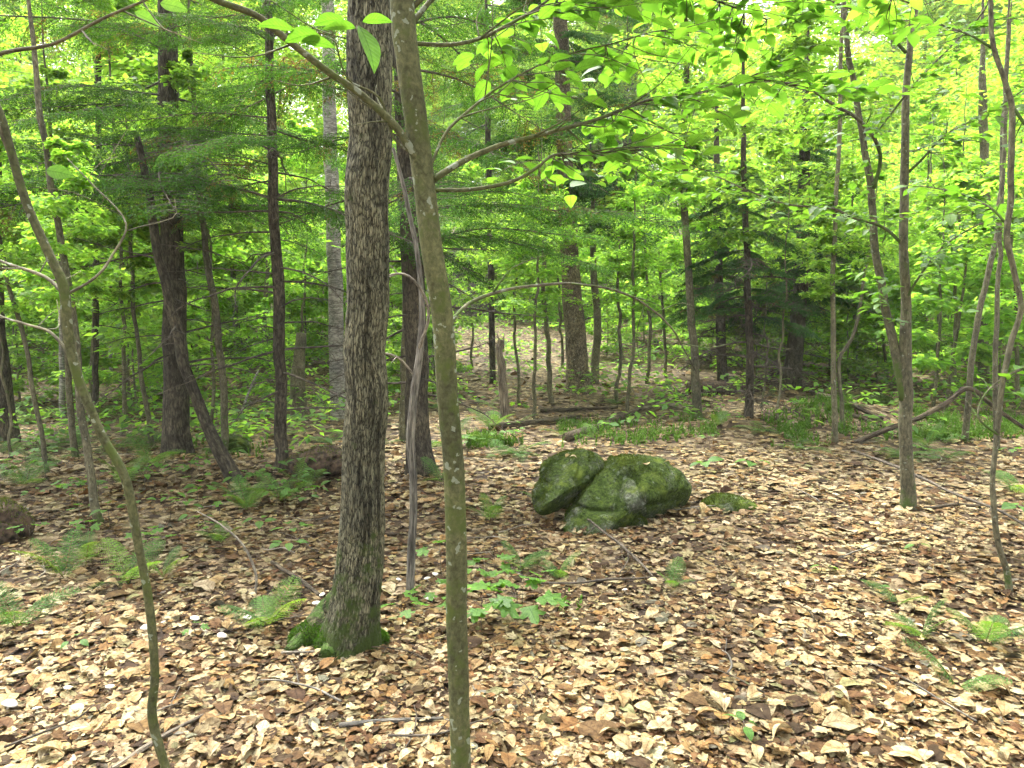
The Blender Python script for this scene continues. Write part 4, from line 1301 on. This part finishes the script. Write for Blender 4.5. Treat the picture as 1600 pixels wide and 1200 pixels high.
def moss_fuzz(V, mask, n, ln, col, name, parent, base=None):
    F = IF
    a, b_, c = V[F[:, 0]], V[F[:, 1]], V[F[:, 2]]
    nr = np.cross(b_ - a, c - a); ar = np.linalg.norm(nr, axis=1); nr = nr / (ar[:, None] + 1e-12)
    cen = (a + b_ + c) / 3
    w = ar * mask(cen, nr); w /= w.sum()
    i = rng.choice(len(F), n, p=w)
    q = rng.random((n, 2)); fl = q.sum(1) > 1; q[fl] = 1 - q[fl]
    p = a[i] + (b_ - a)[i] * q[:, :1] + (c - a)[i] * q[:, 1:]
    d = nr[i] + rng.normal(0, .5, (n, 3)) + np.array([0, 0, .2]); d /= np.linalg.norm(d, axis=1)[:, None]
    yaw = np.arctan2(d[:, 1], d[:, 0]); pit = np.arcsin(np.clip(d[:, 2], -1, 1))
    TV = np.array([[0, .14, 0], [0, -.14, 0], [1, 0, 0.]])
    mbx = MB()
    mbx.inst(TV, [np.array([[0, 1, 2]])], p, eul(yaw, pit, rng.uniform(0, 3, n)), rng.uniform(.5, 1.3, n) * ln, np.array(col) * rng.uniform(.5, 1.45, (n, 1)) * rng.uniform(.9, 1.1, (n, 3)))
    return obj(name, mbx.mesh(name, M['moss'], smooth_shade=False), parent, kind='stuff')

def boulder(label, u, v, ells, seed, nfuzz=9000, planes=(), Y=None, dz=0, rough=.05, fz=.016, k=26.0, leaves=0):
    b0 = G(u, v) if Y is None else gp(P(u, v, Y)[0], Y)
    b0 = b0 + np.array([0, 0, dz])
    b, V = boulder_mesh('stone', ells, seed, rough, planes=planes, k=k)
    root = thing('mossy_boulder', label, 'boulder', b0)
    obj('stone', b.mesh('stone', M['rock']), root)
    if nfuzz:
        moss_fuzz(V, lambda c, n: np.clip(n[:, 2] + .55, 0, 1) * np.clip(fbm(c * 4 + seed, seed + 3, 3) * 1.6 + .55, .0, 1), nfuzz, fz, (.055, .078, .016), 'moss', root)
    up = np.nonzero((V[:, 2] > .75 * V[:, 2].max()))[0]
    for j in range(leaves):
        p = V[int(rng.choice(up))] + b0 + np.array([0, 0, .022])
        o = obj('fallen_leaf', big_leaf('beech', j % 4, j % 3), loc=p, label='dry tan leaf caught on top of the mossy boulders', cat='leaf', group='leaves caught on the boulders')
        o.rotation_euler = (rng.normal(0, .25), rng.normal(0, .25), rng.uniform(0, 6.28)); o.scale = (rng.uniform(.055, .08),) * 3
    return root
Yb = G(960, 826)[1]
k = Yb / F_PX            # metres per photograph pixel at the boulders
boulder('large moss-covered boulder with a long sloping back and a dark hollow beneath', 978, 790,
        [((.08, .14, .17), (.48, .37, .28), .15, 0), ((-.15, -.10, .10), (.46, .28, .20), .8, .30), ((-.25, -.30, .02), (.21, .17, .14), .3, 0)],
        3, 9000, planes=[((.55, -.7, -.5), .17), ((-.30, -.62, .72), .31), ((.2, -.75, .5), .37), ((-.8, .1, .6), .37)], Y=Yb + .28, dz=.03, k=15.0, rough=.085, leaves=9)
boulder('smaller moss-topped boulder tilted against the large one with a black gap under it', 882, 736,
        [((0, 0, .17), (.38, .23, .15), 1.0, .38), ((.08, .12, .25), (.26, .22, .14), .8, .2)], 8, 4500, planes=[((.55, -.6, -.55), .04), ((-.4, -.4, .8), .27)], Y=Yb + .38, dz=.10, k=16.0, rough=.085, leaves=3)
boulder('small low mossy stone lying just right of the large boulder', 1132, 775, [((0, 0, .0), (.20, .16, .10), .2, 0), ((.12, -.02, -.03), (.14, .12, .08), 0, 0)], 14, 3500, Y=Yb + .35, rough=.08)
boulder('fist-sized tuft-like bright mossy stone at the foot of the large boulder', 998, 822, [((0, 0, .02), (.06, .05, .05), 0, 0)], 16, 1200, rough=.1)
boulder('mossy grey stone half hidden behind the leaning bare trunk', 362, 708, [((0, 0, .05), (.22, .18, .15), 0, 0), ((-.08, 0, .05), (.15, .15, .13), 0, 0)], 18, 2500)
boulder('mossy hump on the leaf mound behind the forked tree', 1368, 632, [((0, 0, .05), (.34, .25, .14), .2, 0)], 21, 2500, rough=.1)
# moss cushions on the roots of the furrowed trunk
b1 = t1['base']
for j, (lab, u, v, rad) in enumerate([('bright green moss cushion on the left root of the furrowed trunk', 478, 1010, (.085, .07, .07)), ('bright green moss cushion in front of the furrowed trunk', 524, 1022, (.10, .06, .085)), ('small dark green moss cushion right of the furrowed trunk', 578, 1016, (.04, .035, .03))]):
    p = G(u, v)
    b, V = boulder_mesh('c', [((0, 0, .0), rad, .2, .1), ((.03, .02, .02), tuple(r * .8 for r in rad), 0, 0)], 30 + j, .16)
    root = thing('moss_cushion', lab, 'moss', p + [0, .03, .01])
    obj('cushion', b.mesh('cushion', M['rock']), root)
    moss_fuzz(V, lambda c, n: np.clip(n[:, 2] + .6, 0, 1), 3600, .014, (.05, .115, .014), 'moss', root)
for pa, w in (([(540, 950), (514, 978), (484, 1004), (450, 1024)], [56, 50, 38, 16]), ([(545, 975), (530, 1006), (512, 1036)], [52, 44, 24]), ([(575, 985), (590, 1002), (606, 1012)], [26, 20, 8])):
    mbr = MB()
    q = [G(u, v) for u, v in pa]
    q[0] = np.array([*(b1[:2] + (q[0][:2] - b1[:2]) * .3), b1[2] + .2])
    rr_ = [px2m(x, b1[1]) / 2 for x in w]
    for a_, r_ in zip(q[1:], rr_[1:]): a_[2] += r_ * .7
    tube(mbr, q, rr_, 20, 10, .004, .12, (16, 8), 3)
    o = obj('root', mbr.mesh('root', M['root'], b1), t1['root'])
# rotten stumps
for lab, u, v, ells, nf in (('dark rotten mossy stump at the edge of the ferny litter', 5, 845, [((0, 0, .08), (.2, .2, .16), 0, 0), ((-.15, .05, .1), (.2, .2, .2), 0, 0)], 2500),
                        ('dark upturned root mound beside the slim bare hemlock', 497, 735, [((0, 0, .05), (.30, .25, .13), 0, 0), ((.1, 0, .08), (.2, .2, .12), 0, 0)], 1200)):
    p = G(u, v)
    b, V = boulder_mesh('s', ells, int(u), .14)
    root = thing('rotten_stump', lab, 'stump', p)
    obj('wood', b.mesh('wood', M['rot']), root)
    moss_fuzz(V, lambda c, n: np.clip(n[:, 2], 0, 1) + .02, nf, .02, (.07, .09, .02), 'moss', root)

# ------------------------------------------------------------------ logs, sticks, twigs
def stick(name, label, cat, path, wid, mat, lift=.5, Y=None, group=None, seg=9, twigs=0, rough=.1, raise_=None):
    pts = []
    for i, (u, v) in enumerate(path):
        p = G(u, v) if Y is None else P(u, v, Y)
        pts.append(p)
    Ym = float(np.mean([p[1] for p in pts]))
    rad = [px2m(w, Ym) / 2 for w in np.interp(np.linspace(0, 1, len(path)), np.linspace(0, 1, len(wid)), wid)]
    if Y is None:
        for p, r in zip(pts, rad): p[2] += r * lift + .02
    if raise_:
        for p, z in zip(pts, raise_): p[2] += z
    mb = MB()
    C, r = tube(mb, pts, rad, seg, 6, .01, rough, (18, 6), int(rng.integers(999)))
    for _ in range(twigs): side_twig(mb, C, r, int(rng.integers(2, len(C) - 1)), rng.uniform(.1, .35))
    base = pts[0].copy()
    return obj(name, mb.mesh(name, M[mat], base), None, base, label=label, cat=cat, group=group)
stick('fallen_log', 'long rotting log slanting up from the clubmoss behind the boulders', 'log', [(885, 690), (950, 668), (990, 652), (1040, 634)], [13, 13, 11, 8], 'log', raise_=[0, 0, .04, .1], twigs=3)
stick('fallen_log', 'thin forked log lying beside the long slanting log', 'log', [(1000, 648), (1035, 640), (1082, 648)], [9, 8, 7], 'dead', raise_=[.04, .06, .02])
stick('fallen_log', 'narrow bark-covered log on the litter below the splintered snag', 'log', [(765, 672), (830, 666), (905, 655)], [10, 9, 7], 'log')
stick('fallen_log', 'slender log lying in front of the big spruce trunk', 'log', [(845, 645), (905, 643), (965, 640)], [6, 6, 4], 'log')
stick('fallen_log', 'thick dark log with torn roots under the spruce thicket', 'log', [(1078, 618), (1110, 616), (1150, 614), (1192, 612)], [26, 24, 20, 15], 'rot', rough=.2, twigs=8, seg=14)
stick('fallen_branch', 'dark dead branch sunk into the leaf mound', 'branch', [(1268, 616), (1320, 632), (1380, 660)], [8, 7, 5], 'log', twigs=4)
stick('fallen_branch', 'broken branch lying across the front of the leaf mound', 'branch', [(1295, 640), (1340, 655), (1385, 672)], [7, 6, 4], 'log', twigs=4)
Yp = G(1330, 692)[1]
stick('snapped_pole', 'snapped pole arching from the litter past the forked tree', 'branch', [(1325, 695), (1395, 668), (1440, 652), (1480, 628), (1512, 606), (1545, 630), (1580, 655), (1640, 690)], [8, 8, 8, 8, 7, 6, 5], 'log', Y=Yp, twigs=7)
stick('fallen_stick', 'thick brown stick at the base of the crooked leaning sapling', 'stick', [(175, 1215), (230, 1180), (275, 1155), (318, 1130)], [11, 10, 8, 4], 'dead')
stick('fallen_stick', 'half-buried grey stick lying behind the lichened trunk', 'stick', [(530, 1146), (600, 1138), (695, 1131)], [9, 8, 6], 'deadgrey')
stick('fallen_stick', 'dark stick pointing at the mossy foot of the furrowed trunk', 'stick', [(425, 885), (465, 912), (505, 938)], [6, 7, 7], 'log')
stick('fallen_stick', 'long thin arched stick running down from the large boulder', 'stick', [(880, 795), (930, 840), (985, 882), (1020, 908)], [4, 4, 3], 'twig', raise_=[.03, .06, .04, 0], twigs=3)
stick('fallen_stick', 'thin dark stick ending beside the small fern below the boulders', 'stick', [(820, 916), (900, 918), (970, 912), (1018, 905)], [4, 4, 3], 'twig')
stick('fallen_stick', 'thin twig lying across the mossy foot of the furrowed trunk', 'stick', [(440, 1028), (500, 1030), (548, 1020)], [4, 3, 3], 'palewig', raise_=[0, .02, .03])
stick('fallen_stick', 'pale bent stick rising beside the fern left of the furrowed trunk', 'stick', [(398, 935), (397, 900), (378, 855), (345, 822), (308, 800)], [4, 4, 3, 2], 'palewig', Y=G(398, 935)[1])
stick('fallen_branch', 'long bare forked branch lying behind the forked tree toward the kinked stem', 'branch', [(1330, 715), (1400, 755), (1480, 790), (1560, 815), (1610, 832)], [5, 5, 4, 4], 'twig', raise_=[.05, .12, .1, .05, 0], twigs=9)
stick('fallen_branch', 'dead branch lying on the litter right of the forked tree', 'branch', [(1445, 800), (1520, 795), (1610, 800)], [6, 5, 4], 'log', twigs=5)
stick('fallen_branch', 'bleached forked branch standing out of ferns near the stump', 'branch', [(372, 668), (378, 640), (392, 605), (405, 580)], [4, 4, 3], 'pale', Y=G(372, 668)[1], twigs=3)
for i in range(46):
    u, v = rng.uniform(0, 1600), 700 + 480 * rng.random() ** 1.1
    p = G(u, v); a = rng.uniform(0, 3.14); L = rng.uniform(.18, .75)
    q = []
    for f in (-.5, -.1, .25, .5):
        xx, yy = p[0] + math.cos(a + f * .4) * L * f, p[1] + math.sin(a + f * .4) * L * f
        q.append(gp(xx, yy, .03 + rng.uniform(0, .02)))
    mb = MB(); r0 = rng.uniform(.0025, .006)
    C, r = tube(mb, q, [r0, r0 * .9, r0 * .7, r0 * .4], 5, 4, .012, seed=i)
    for _ in range(int(rng.integers(0, 4))): side_twig(mb, C, r, int(rng.integers(2, len(C) - 1)), rng.uniform(.06, .2))
    obj('fallen_twig', mb.mesh('fallen_twig', M[['twig', 'log', 'palewig', 'deadgrey'][i % 4]], p), None, p, label=['thin dark loose twig lying ', 'short brown twig lying ', 'pale thin twig lying ', 'grey thin twig lying '][i % 4] + floor_zone(u, v), cat='twig', group='loose twigs on the litter')

# ------------------------------------------------------------------ ferns
def frond_mesh(seed, droop, npin=15, col=(.055, .15, .04)):
    r = np.random.default_rng(seed)
    n = npin
    b = MB()
    t = np.linspace(0, 1, n + 2)
    ax = np.column_stack([t, .06 * np.sin(2 * t + seed) * t, .45 * np.sin(t * 1.5) * (1 - droop) - droop * .55 * t ** 2.2])
    tube(b, ax, np.linspace(.009, .002, len(ax)), 4, 1)
    b.A['col'] = [(0, np.tile(np.array([[.10, .13, .04]]), (b.n, 1)))]
    pos, yaw, pit, sc_, cc = [], [], [], [], []
    for k in range(2, n + 1):
        f = t[k]
        w = .30 * math.sin(math.pi * min(1, f * .82 + .16)) ** .8
        d = ax[k + 1] - ax[k - 1]; y0 = math.atan2(d[1], d[0])
        for s in (-1, 1):
            a = y0 + s * 1.2
            m = max(3, int(w / .026))
            for q in range(m):
                x = (q + .6) / m * w
                c = ax[k] + np.array([math.cos(a) * x, math.sin(a) * x, -.25 * x * x / .3])
                pl = .05 * (1 - .6 * q / m)
                for s2 in (-1, 1):
                    pos.append(c); yaw.append(a + s2 * 1.05); pit.append(r.normal(-.1, .12)); sc_.append(pl * r.uniform(.8, 1.15)); cc.append(np.array(col) * r.uniform(.75, 1.3))
    TV = np.array([[0, 0, 0], [.5, .3, 0], [1, 0, -.05], [.5, -.3, 0]])
    N = len(pos)
    b.inst(TV, [np.array([[0, 3, 2, 1]])], np.array(pos), eul(yaw, pit, np.zeros(N)), np.array(sc_), np.array(cc))
    return b.mesh('frond', M['fern'], smooth_shade=False)
FROND = [frond_mesh(i, d, col=c) for i, (d, c) in enumerate([(.3, (.055, .125, .035)), (.5, (.065, .14, .035)), (.7, (.07, .145, .04)), (.4, (.085, .16, .035))])]
FERNS = [('feathery fern beside the foot of the furrowed trunk', 420, 985, 5, .26), ('fern left of the pale bent stick', 345, 850, 4, .24), ('fern in the shady litter below the leaning bare trunk', 385, 800, 5, .30),
         ('bright fern below the slim bare hemlock', 440, 785, 5, .3), ('fern in front of the dark root mound', 470, 765, 4, .28), ('low fern between the crooked sapling and the rotten stump', 200, 915, 4, .30), ('fern on the litter near the rotten stump', 100, 905, 4, .32), ('spreading fern at the edge in front of the rotten stump', 25, 985, 4, .30),
         ('fern just beneath the straight mossy sapling', 135, 880, 3, .26), ('fern frond group right of the crooked sapling', 255, 905, 3, .24),
         ('fern growing under the left boulder beside the lichened trunk', 765, 815, 4, .26), ('fern touching the left foot of the large boulder', 850, 795, 3, .22), ('ferny tuft behind the maple seedlings', 815, 893, 5, .22), ('fern right of the maple seedlings', 872, 908, 4, .20),
         ('small fern at the end of the thin dark stick', 1050, 922, 4, .18), ('wide fern with drooping fronds in the bright litter', 1440, 1005, 4, .22), ('tall arching fern beside the wide drooping one', 1540, 1010, 4, .25), ('single hanging fern frond over a dark hollow', 1495, 1080, 2, .26), ('thin fern sprig above the wide drooping fern', 1405, 950, 2, .22),
         ('fern at the base of the reddish conifer trunk', 690, 755, 4, .3), ('fern clump behind the clubmoss band near the thin log', 705, 700, 5, .36), ('fern leaning out behind the forked tree', 1450, 700, 4, .34), ('fern beside the tall straight young tree', 1120, 668, 4, .3), ('fern in front of the splintered snag', 770, 672, 5, .4), ('fern at the foot of the dark mossy hemlock', 235, 730, 4, .34), ('fern on the litter at the left edge below the thin dark stem', 40, 760, 5, .36), ('fern on the litter between mossy sapling and hemlock', 195, 760, 5, .32),
         ('fern by the kinked stem in open litter', 1590, 775, 4, .3)]
for lab, u, v, n, L in FERNS:
    p = G(u, v)
    root = thing('fern', lab, 'fern', p)
    a0 = rng.uniform(0, 6.28)
    for k in range(n):
        o = obj('frond', FROND[int(rng.integers(4))], root, (0, 0, .01), Matrix(eul(a0 + 6.28 * k / n + rng.uniform(-.4, .4), rng.uniform(.35, .85), rng.normal(0, .15)).tolist()).to_euler(), L * rng.uniform(.8, 1.25))
# ferns covering the back slope on the left, smaller in the picture
cnt = 0
while cnt < 150:
    u, v = rng.uniform(-20, 1600), rng.uniform(590, 720)
    if u > 560 and rng.random() < .72: continue
    p = G(u, v)
    if p[1] < 7.6 or p[1] > 24: continue
    root = thing('fern', ('small bright fern on the far slope ' if p[1] > 11 else 'bright fern in the litter ') + zone(u), 'fern', p, 'ferns on the far slope')
    a0 = rng.uniform(0, 6.28); n = int(rng.integers(3, 6))
    for k in range(n):
        obj('frond', FROND[int(rng.integers(4))], root, (0, 0, .01), Matrix(eul(a0 + 6.28 * k / n, rng.uniform(-.05, .35), 0.0).tolist()).to_euler(), rng.uniform(.18, .38))
    cnt += 1

# ------------------------------------------------------------------ seedlings
def seed_leaf(shape, col, k):
    b = MB()
    v, f = maple_leaf(.04) if shape == 'maple' else fold_leaf(6, .33, .15, -.08)
    v = v.copy()
    b.inst(v, f, np.zeros((1, 3)), np.eye(3)[None], np.ones(1), np.array([col]))
    b.A['lv'] = [(0, v)]
    return b.mesh('leaf', M['leaf_hero'])
SM = [seed_leaf('maple', c, i) for i, c in enumerate([(.075, .17, .03), (.09, .20, .032), (.065, .15, .028)])]
SO = [seed_leaf('oval', c, i) for i, c in enumerate([(.07, .16, .03), (.09, .19, .035)])]
def seedling(label, u, v, n, h, size, shape, spread=.08, group=None):
    p = G(u, v)
    root = thing('tree_seedling', label, 'seedling', p, group)
    b = MB(); top = np.array([rng.normal(0, .01), rng.normal(0, .01), h])
    tube(b, [(0, 0, -.02), top * .5 + rng.normal(0, .006, 3), top], [.0022, .0018, .0014], 5, 3)
    lv = []
    for k in range(n):
        a = 6.28 * k / n + rng.uniform(-.5, .5)
        z = h * rng.uniform(.72, 1.0)
        q0 = np.array([top[0] * z / h, top[1] * z / h, z]); q1 = q0 + np.array([math.cos(a), math.sin(a), .35]) * spread * rng.uniform(.6, 1.2)
        tube(b, [q0, (q0 + q1) / 2 + [0, 0, .006], q1], [.0012, .001, .0008], 4, 2)
        lv.append((q1, a))
    obj('stem', b.mesh('stem', M['twig']), root)
    for q1, a in lv:
        obj('leaf', (SM if shape == 'maple' else SO)[int(rng.integers(2))], root, q1, Matrix(eul(a, rng.uniform(-.5, .1), rng.normal(0, .2)).tolist()).to_euler(), size * rng.uniform(.8, 1.2))
for lab, u, v, n, h, s, sh, sp in [
    ('maple seedling right beside the furrowed trunk', 630, 985, 5,   .14, .11, 'maple', .07),
    ('maple seedling with broad leaves just right of the lichened trunk', 752, 990, 9, .20, .135, 'maple', .12),
    ('maple seedling with the largest lobed leaves below the fern tuft', 806, 985, 9, .20, .15, 'maple', .12),
    ('maple seedling carrying a withered tan leaf', 815, 950, 6, .20, .12, 'maple', .10),
    ('maple seedling left of the lichened trunk near the white mushrooms', 690, 900, 7, .19, .115, 'maple', .10),
    ('short maple seedling between the dead stem and lichened trunk', 672, 945, 5, .10, .10, 'maple', .08),
    ('maple seedling in front of the fern tuft', 760, 925, 7, .17, .12, 'maple', .10),
    ('single small maple seedling at the right of the broad-leaved ones', 868, 962, 2, .09, .07, 'maple', .05),
    ('three-leaved seedling in the bright foreground litter', 1165, 1168, 4, .09, .055, 'oval', .02),
    ('tiny seedling in open litter between boulder and kinked stem', 1288, 896, 2, .05, .065, 'oval', .02),
    ('two-leaved seedling above the wide drooping fern', 1400, 940, 2, .06, .06, 'oval', .03),
    ('tiny seedling in front of the forked tree', 1432, 862, 2, .05, .07, 'oval', .02),
    ('pale broad-leaved seedling just right of the low mossy stone', 1098, 738, 4, .10, .15, 'oval', .05),
    ('broad-leaved seedling with drooping leaf past the low mossy stone', 1175, 735, 3, .09, .15, 'oval', .06),
    ('broad-leaved seedling at the foot of the kinked stem', 1590, 812, 4, .1, .12, 'oval', .05),
    ('seedling with bright pointed leaves near the pale bent stick', 410, 838, 4, .12, .09, 'oval', .04),
    ('tiny yellow-green seedling between the white mushrooms', 305, 1000, 3, .07, .05, 'maple', .04),
    ('maple seedling under the pale bent stick', 325, 842, 4, .1, .07, 'maple', .05),
    ('small seedling behind the crooked leaning sapling', 120, 1020, 3, .07, .05, 'oval', .03)]:
    seedling(lab, u, v, n, h, s, sh, sp)
for i in range(120):
    u, v = (rng.uniform(0, 1600), rng.uniform(640, 790)) if i < 60 else (rng.uniform(0, 520), rng.uniform(660, 880))
    if 820 < u < 1100 and v > 680: continue
    if u < 600 or v < 715:
        seedling('small green ' + ('oval-leaved' if i % 2 else 'maple') + ' seedling ' + ('near the mossy sapling' if u < 230 else 'around the leaning bare trunk' if u < 520 else 'behind the front trunks' if u < 720 else 'by the clubmoss behind the boulders' if u < 1100 else 'by the leaf mound' if u < 1400 else 'near the snapped pole'), u, v, int(rng.integers(3, 6)), rng.uniform(.08, .25), rng.uniform(.07, .11), 'oval' if i % 2 else 'maple', .06, 'scattered green seedlings')

# ------------------------------------------------------------------ mushrooms
def mushroom_proto(i):
    b = MB()
    prof = [(.0, .55), (.25, .54), (.6, .47), (.9, .34), (1.0, .24), (.92, .20), (.5, .25), (.13, .27)]
    ns = 18
    th = np.linspace(0, 2 * math.pi, ns, endpoint=False)
    V = []
    for r_, z in prof:
        w = 1 + .06 * np.sin(3 * th + i) + .04 * np.sin(5 * th + 2 * i)
        V.append(np.column_stack([r_ * w * np.cos(th), r_ * w * np.sin(th), z + .05 * r_ * np.sin(2 * th + i)]))
    V = np.vstack(V)
    F = [[a * ns + j, a * ns + (j + 1) % ns, (a + 1) * ns + (j + 1) % ns, (a + 1) * ns + j] for a in range(len(prof) - 1) for j in range(ns)]
    b.add(V, [np.array(F)])
    s = MB(); tube(s, [(0, 0, -.6), (.03, 0, -.1), (0, 0, .3)], [.16, .13, .14], 10, 3)
    return b.mesh('cap', M['cap']), s.mesh('stalk', M['cap'])
MUSH = [mushroom_proto(i) for i in range(3)]
for u, v, s, near in [(15, 1113, .024, 'a'), (59, 1122, .015, 'a'), (107, 1089, .014, 'a'), (172, 1086, .015, 'a'), (227, 993, .017, 'a'), (256, 982, .01, 'a'), (305, 978, .02, 'a'), (388, 978, .022, 'a'), (347, 1005, .021, 'a'),
                      (495, 952, .02, 'b'), (504, 938, .014, 'b'), (668, 914, .017, 'c'), (680, 907, .017, 'c'), (623, 915, .014, 'c'), (671, 945, .022, 'c'), (976, 932, .013, 'd')]:
    p = G(u, v)
    lab, grp = {'a': ('small white mushroom on the litter around the crooked leaning sapling', 'white mushrooms by the crooked sapling'), 'b': ('white mushroom at the left side of the furrowed trunk', 'white mushrooms left of the furrowed trunk'),
                'c': ('white mushroom between the furrowed and the lichened trunk', 'white mushrooms between the two front trunks'), 'd': ('lone white mushroom beside the thin dark stick', None)}[near]
    root = thing('mushroom', lab, 'mushroom', p + [0, 0, .032], grp)
    root.rotation_euler = (rng.normal(.1, .15), rng.normal(0, .15), rng.uniform(0, 6.28)); root.scale = (s * 1.25,) * 3
    c, st = MUSH[int(rng.integers(3))]
    obj('cap', c, root); obj('stalk', st, root)

# ------------------------------------------------------------------ leaves banked against trunks and stones
mb = MB(); mb.want_lv = True
BP, BR, BS, BC = [], [], [], []
for t_ in list(TREES.values()):
    if t_['Y'] > 12: continue
    rb = float(t_['r'][2]); n_ = int(26 + 420 * rb)
    th = rng.uniform(0, 6.28, n_); rd = rb * 1.05 + np.abs(rng.normal(0, .07 + rb * .5, n_)) + .01
    x_, y_ = t_['base'][0] + rd * np.cos(th), t_['base'][1] + rd * np.sin(th)
    near = np.exp(-(rd - rb) / .06)
    BP.append(np.column_stack([x_, y_, ground_h(x_, y_) + .012 + .03 * near * rng.random(n_)]))
    BR.append(eul(th + rng.normal(0, .6, n_) + math.pi, near * rng.uniform(0, .9, n_) + rng.normal(0, .1, n_), rng.normal(0, .25, n_)))
    BS.append(.055 * rng.lognormal(0, .35, n_)); BC.append(tan(n_, .5))
for cx, cy, ex, ey in ((.78, Yb + .33, .50, .46), (.42, Yb + .42, .30, .32), (1.53, Yb + .35, .22, .18)):
    n_ = 170
    th = rng.uniform(0, 6.28, n_); f_ = 1 + np.abs(rng.normal(0, .12, n_))
    x_, y_ = cx + ex * f_ * np.cos(th), cy + ey * f_ * np.sin(th)
    BP.append(np.column_stack([x_, y_, ground_h(x_, y_) + .012 + .03 * rng.random(n_)]))
    BR.append(eul(th + math.pi + rng.normal(0, .6, n_), rng.uniform(-.1, .6, n_), rng.normal(0, .3, n_)))
    BS.append(.055 * rng.lognormal(0, .35, n_)); BC.append(tan(n_, .5))
BP, BR, BS, BC = np.vstack(BP), np.concatenate(BR), np.concatenate(BS), np.vstack(BC)
kk = rng.integers(0, len(LT), len(BP))
for i, (tv, tf) in enumerate(LT):
    q = kk == i
    mb.inst(tv - np.array([.4, 0, 0]), tf, BP[q], BR[q], BS[q], BC[q])
obj('leaf_drifts', mb.mesh('leaf_drifts', M['litter']), kind='stuff')

# ------------------------------------------------------------------ thin scattering volume added to lift shadows and pale the distance
hz = bpy.data.materials.new('fill_haze')
hz.use_nodes = True
hn = hz.node_tree
hn.nodes.clear()
ho = hn.nodes.new('ShaderNodeOutputMaterial')
hv = hn.nodes.new('ShaderNodeVolumePrincipled')
hv.inputs['Color'].default_value = (.93, .97, .88, 1)
hv.inputs['Density'].default_value = .0008
hn.links.new(hv.outputs[0], ho.inputs['Volume'])
b = MB()
x0, x1, y0, y1, z0, z1 = -152, 152, -32, 162, -3, 60
b.add([(x0, y0, z0), (x1, y0, z0), (x1, y1, z0), (x0, y1, z0), (x0, y0, z1), (x1, y0, z1), (x1, y1, z1), (x0, y1, z1)],
      [np.array([[0, 3, 2, 1], [4, 5, 6, 7], [0, 1, 5, 4], [1, 2, 6, 5], [2, 3, 7, 6], [3, 0, 4, 7]])])
obj('fill_haze', b.mesh('fill_haze', hz, smooth_shade=False), kind='stuff')
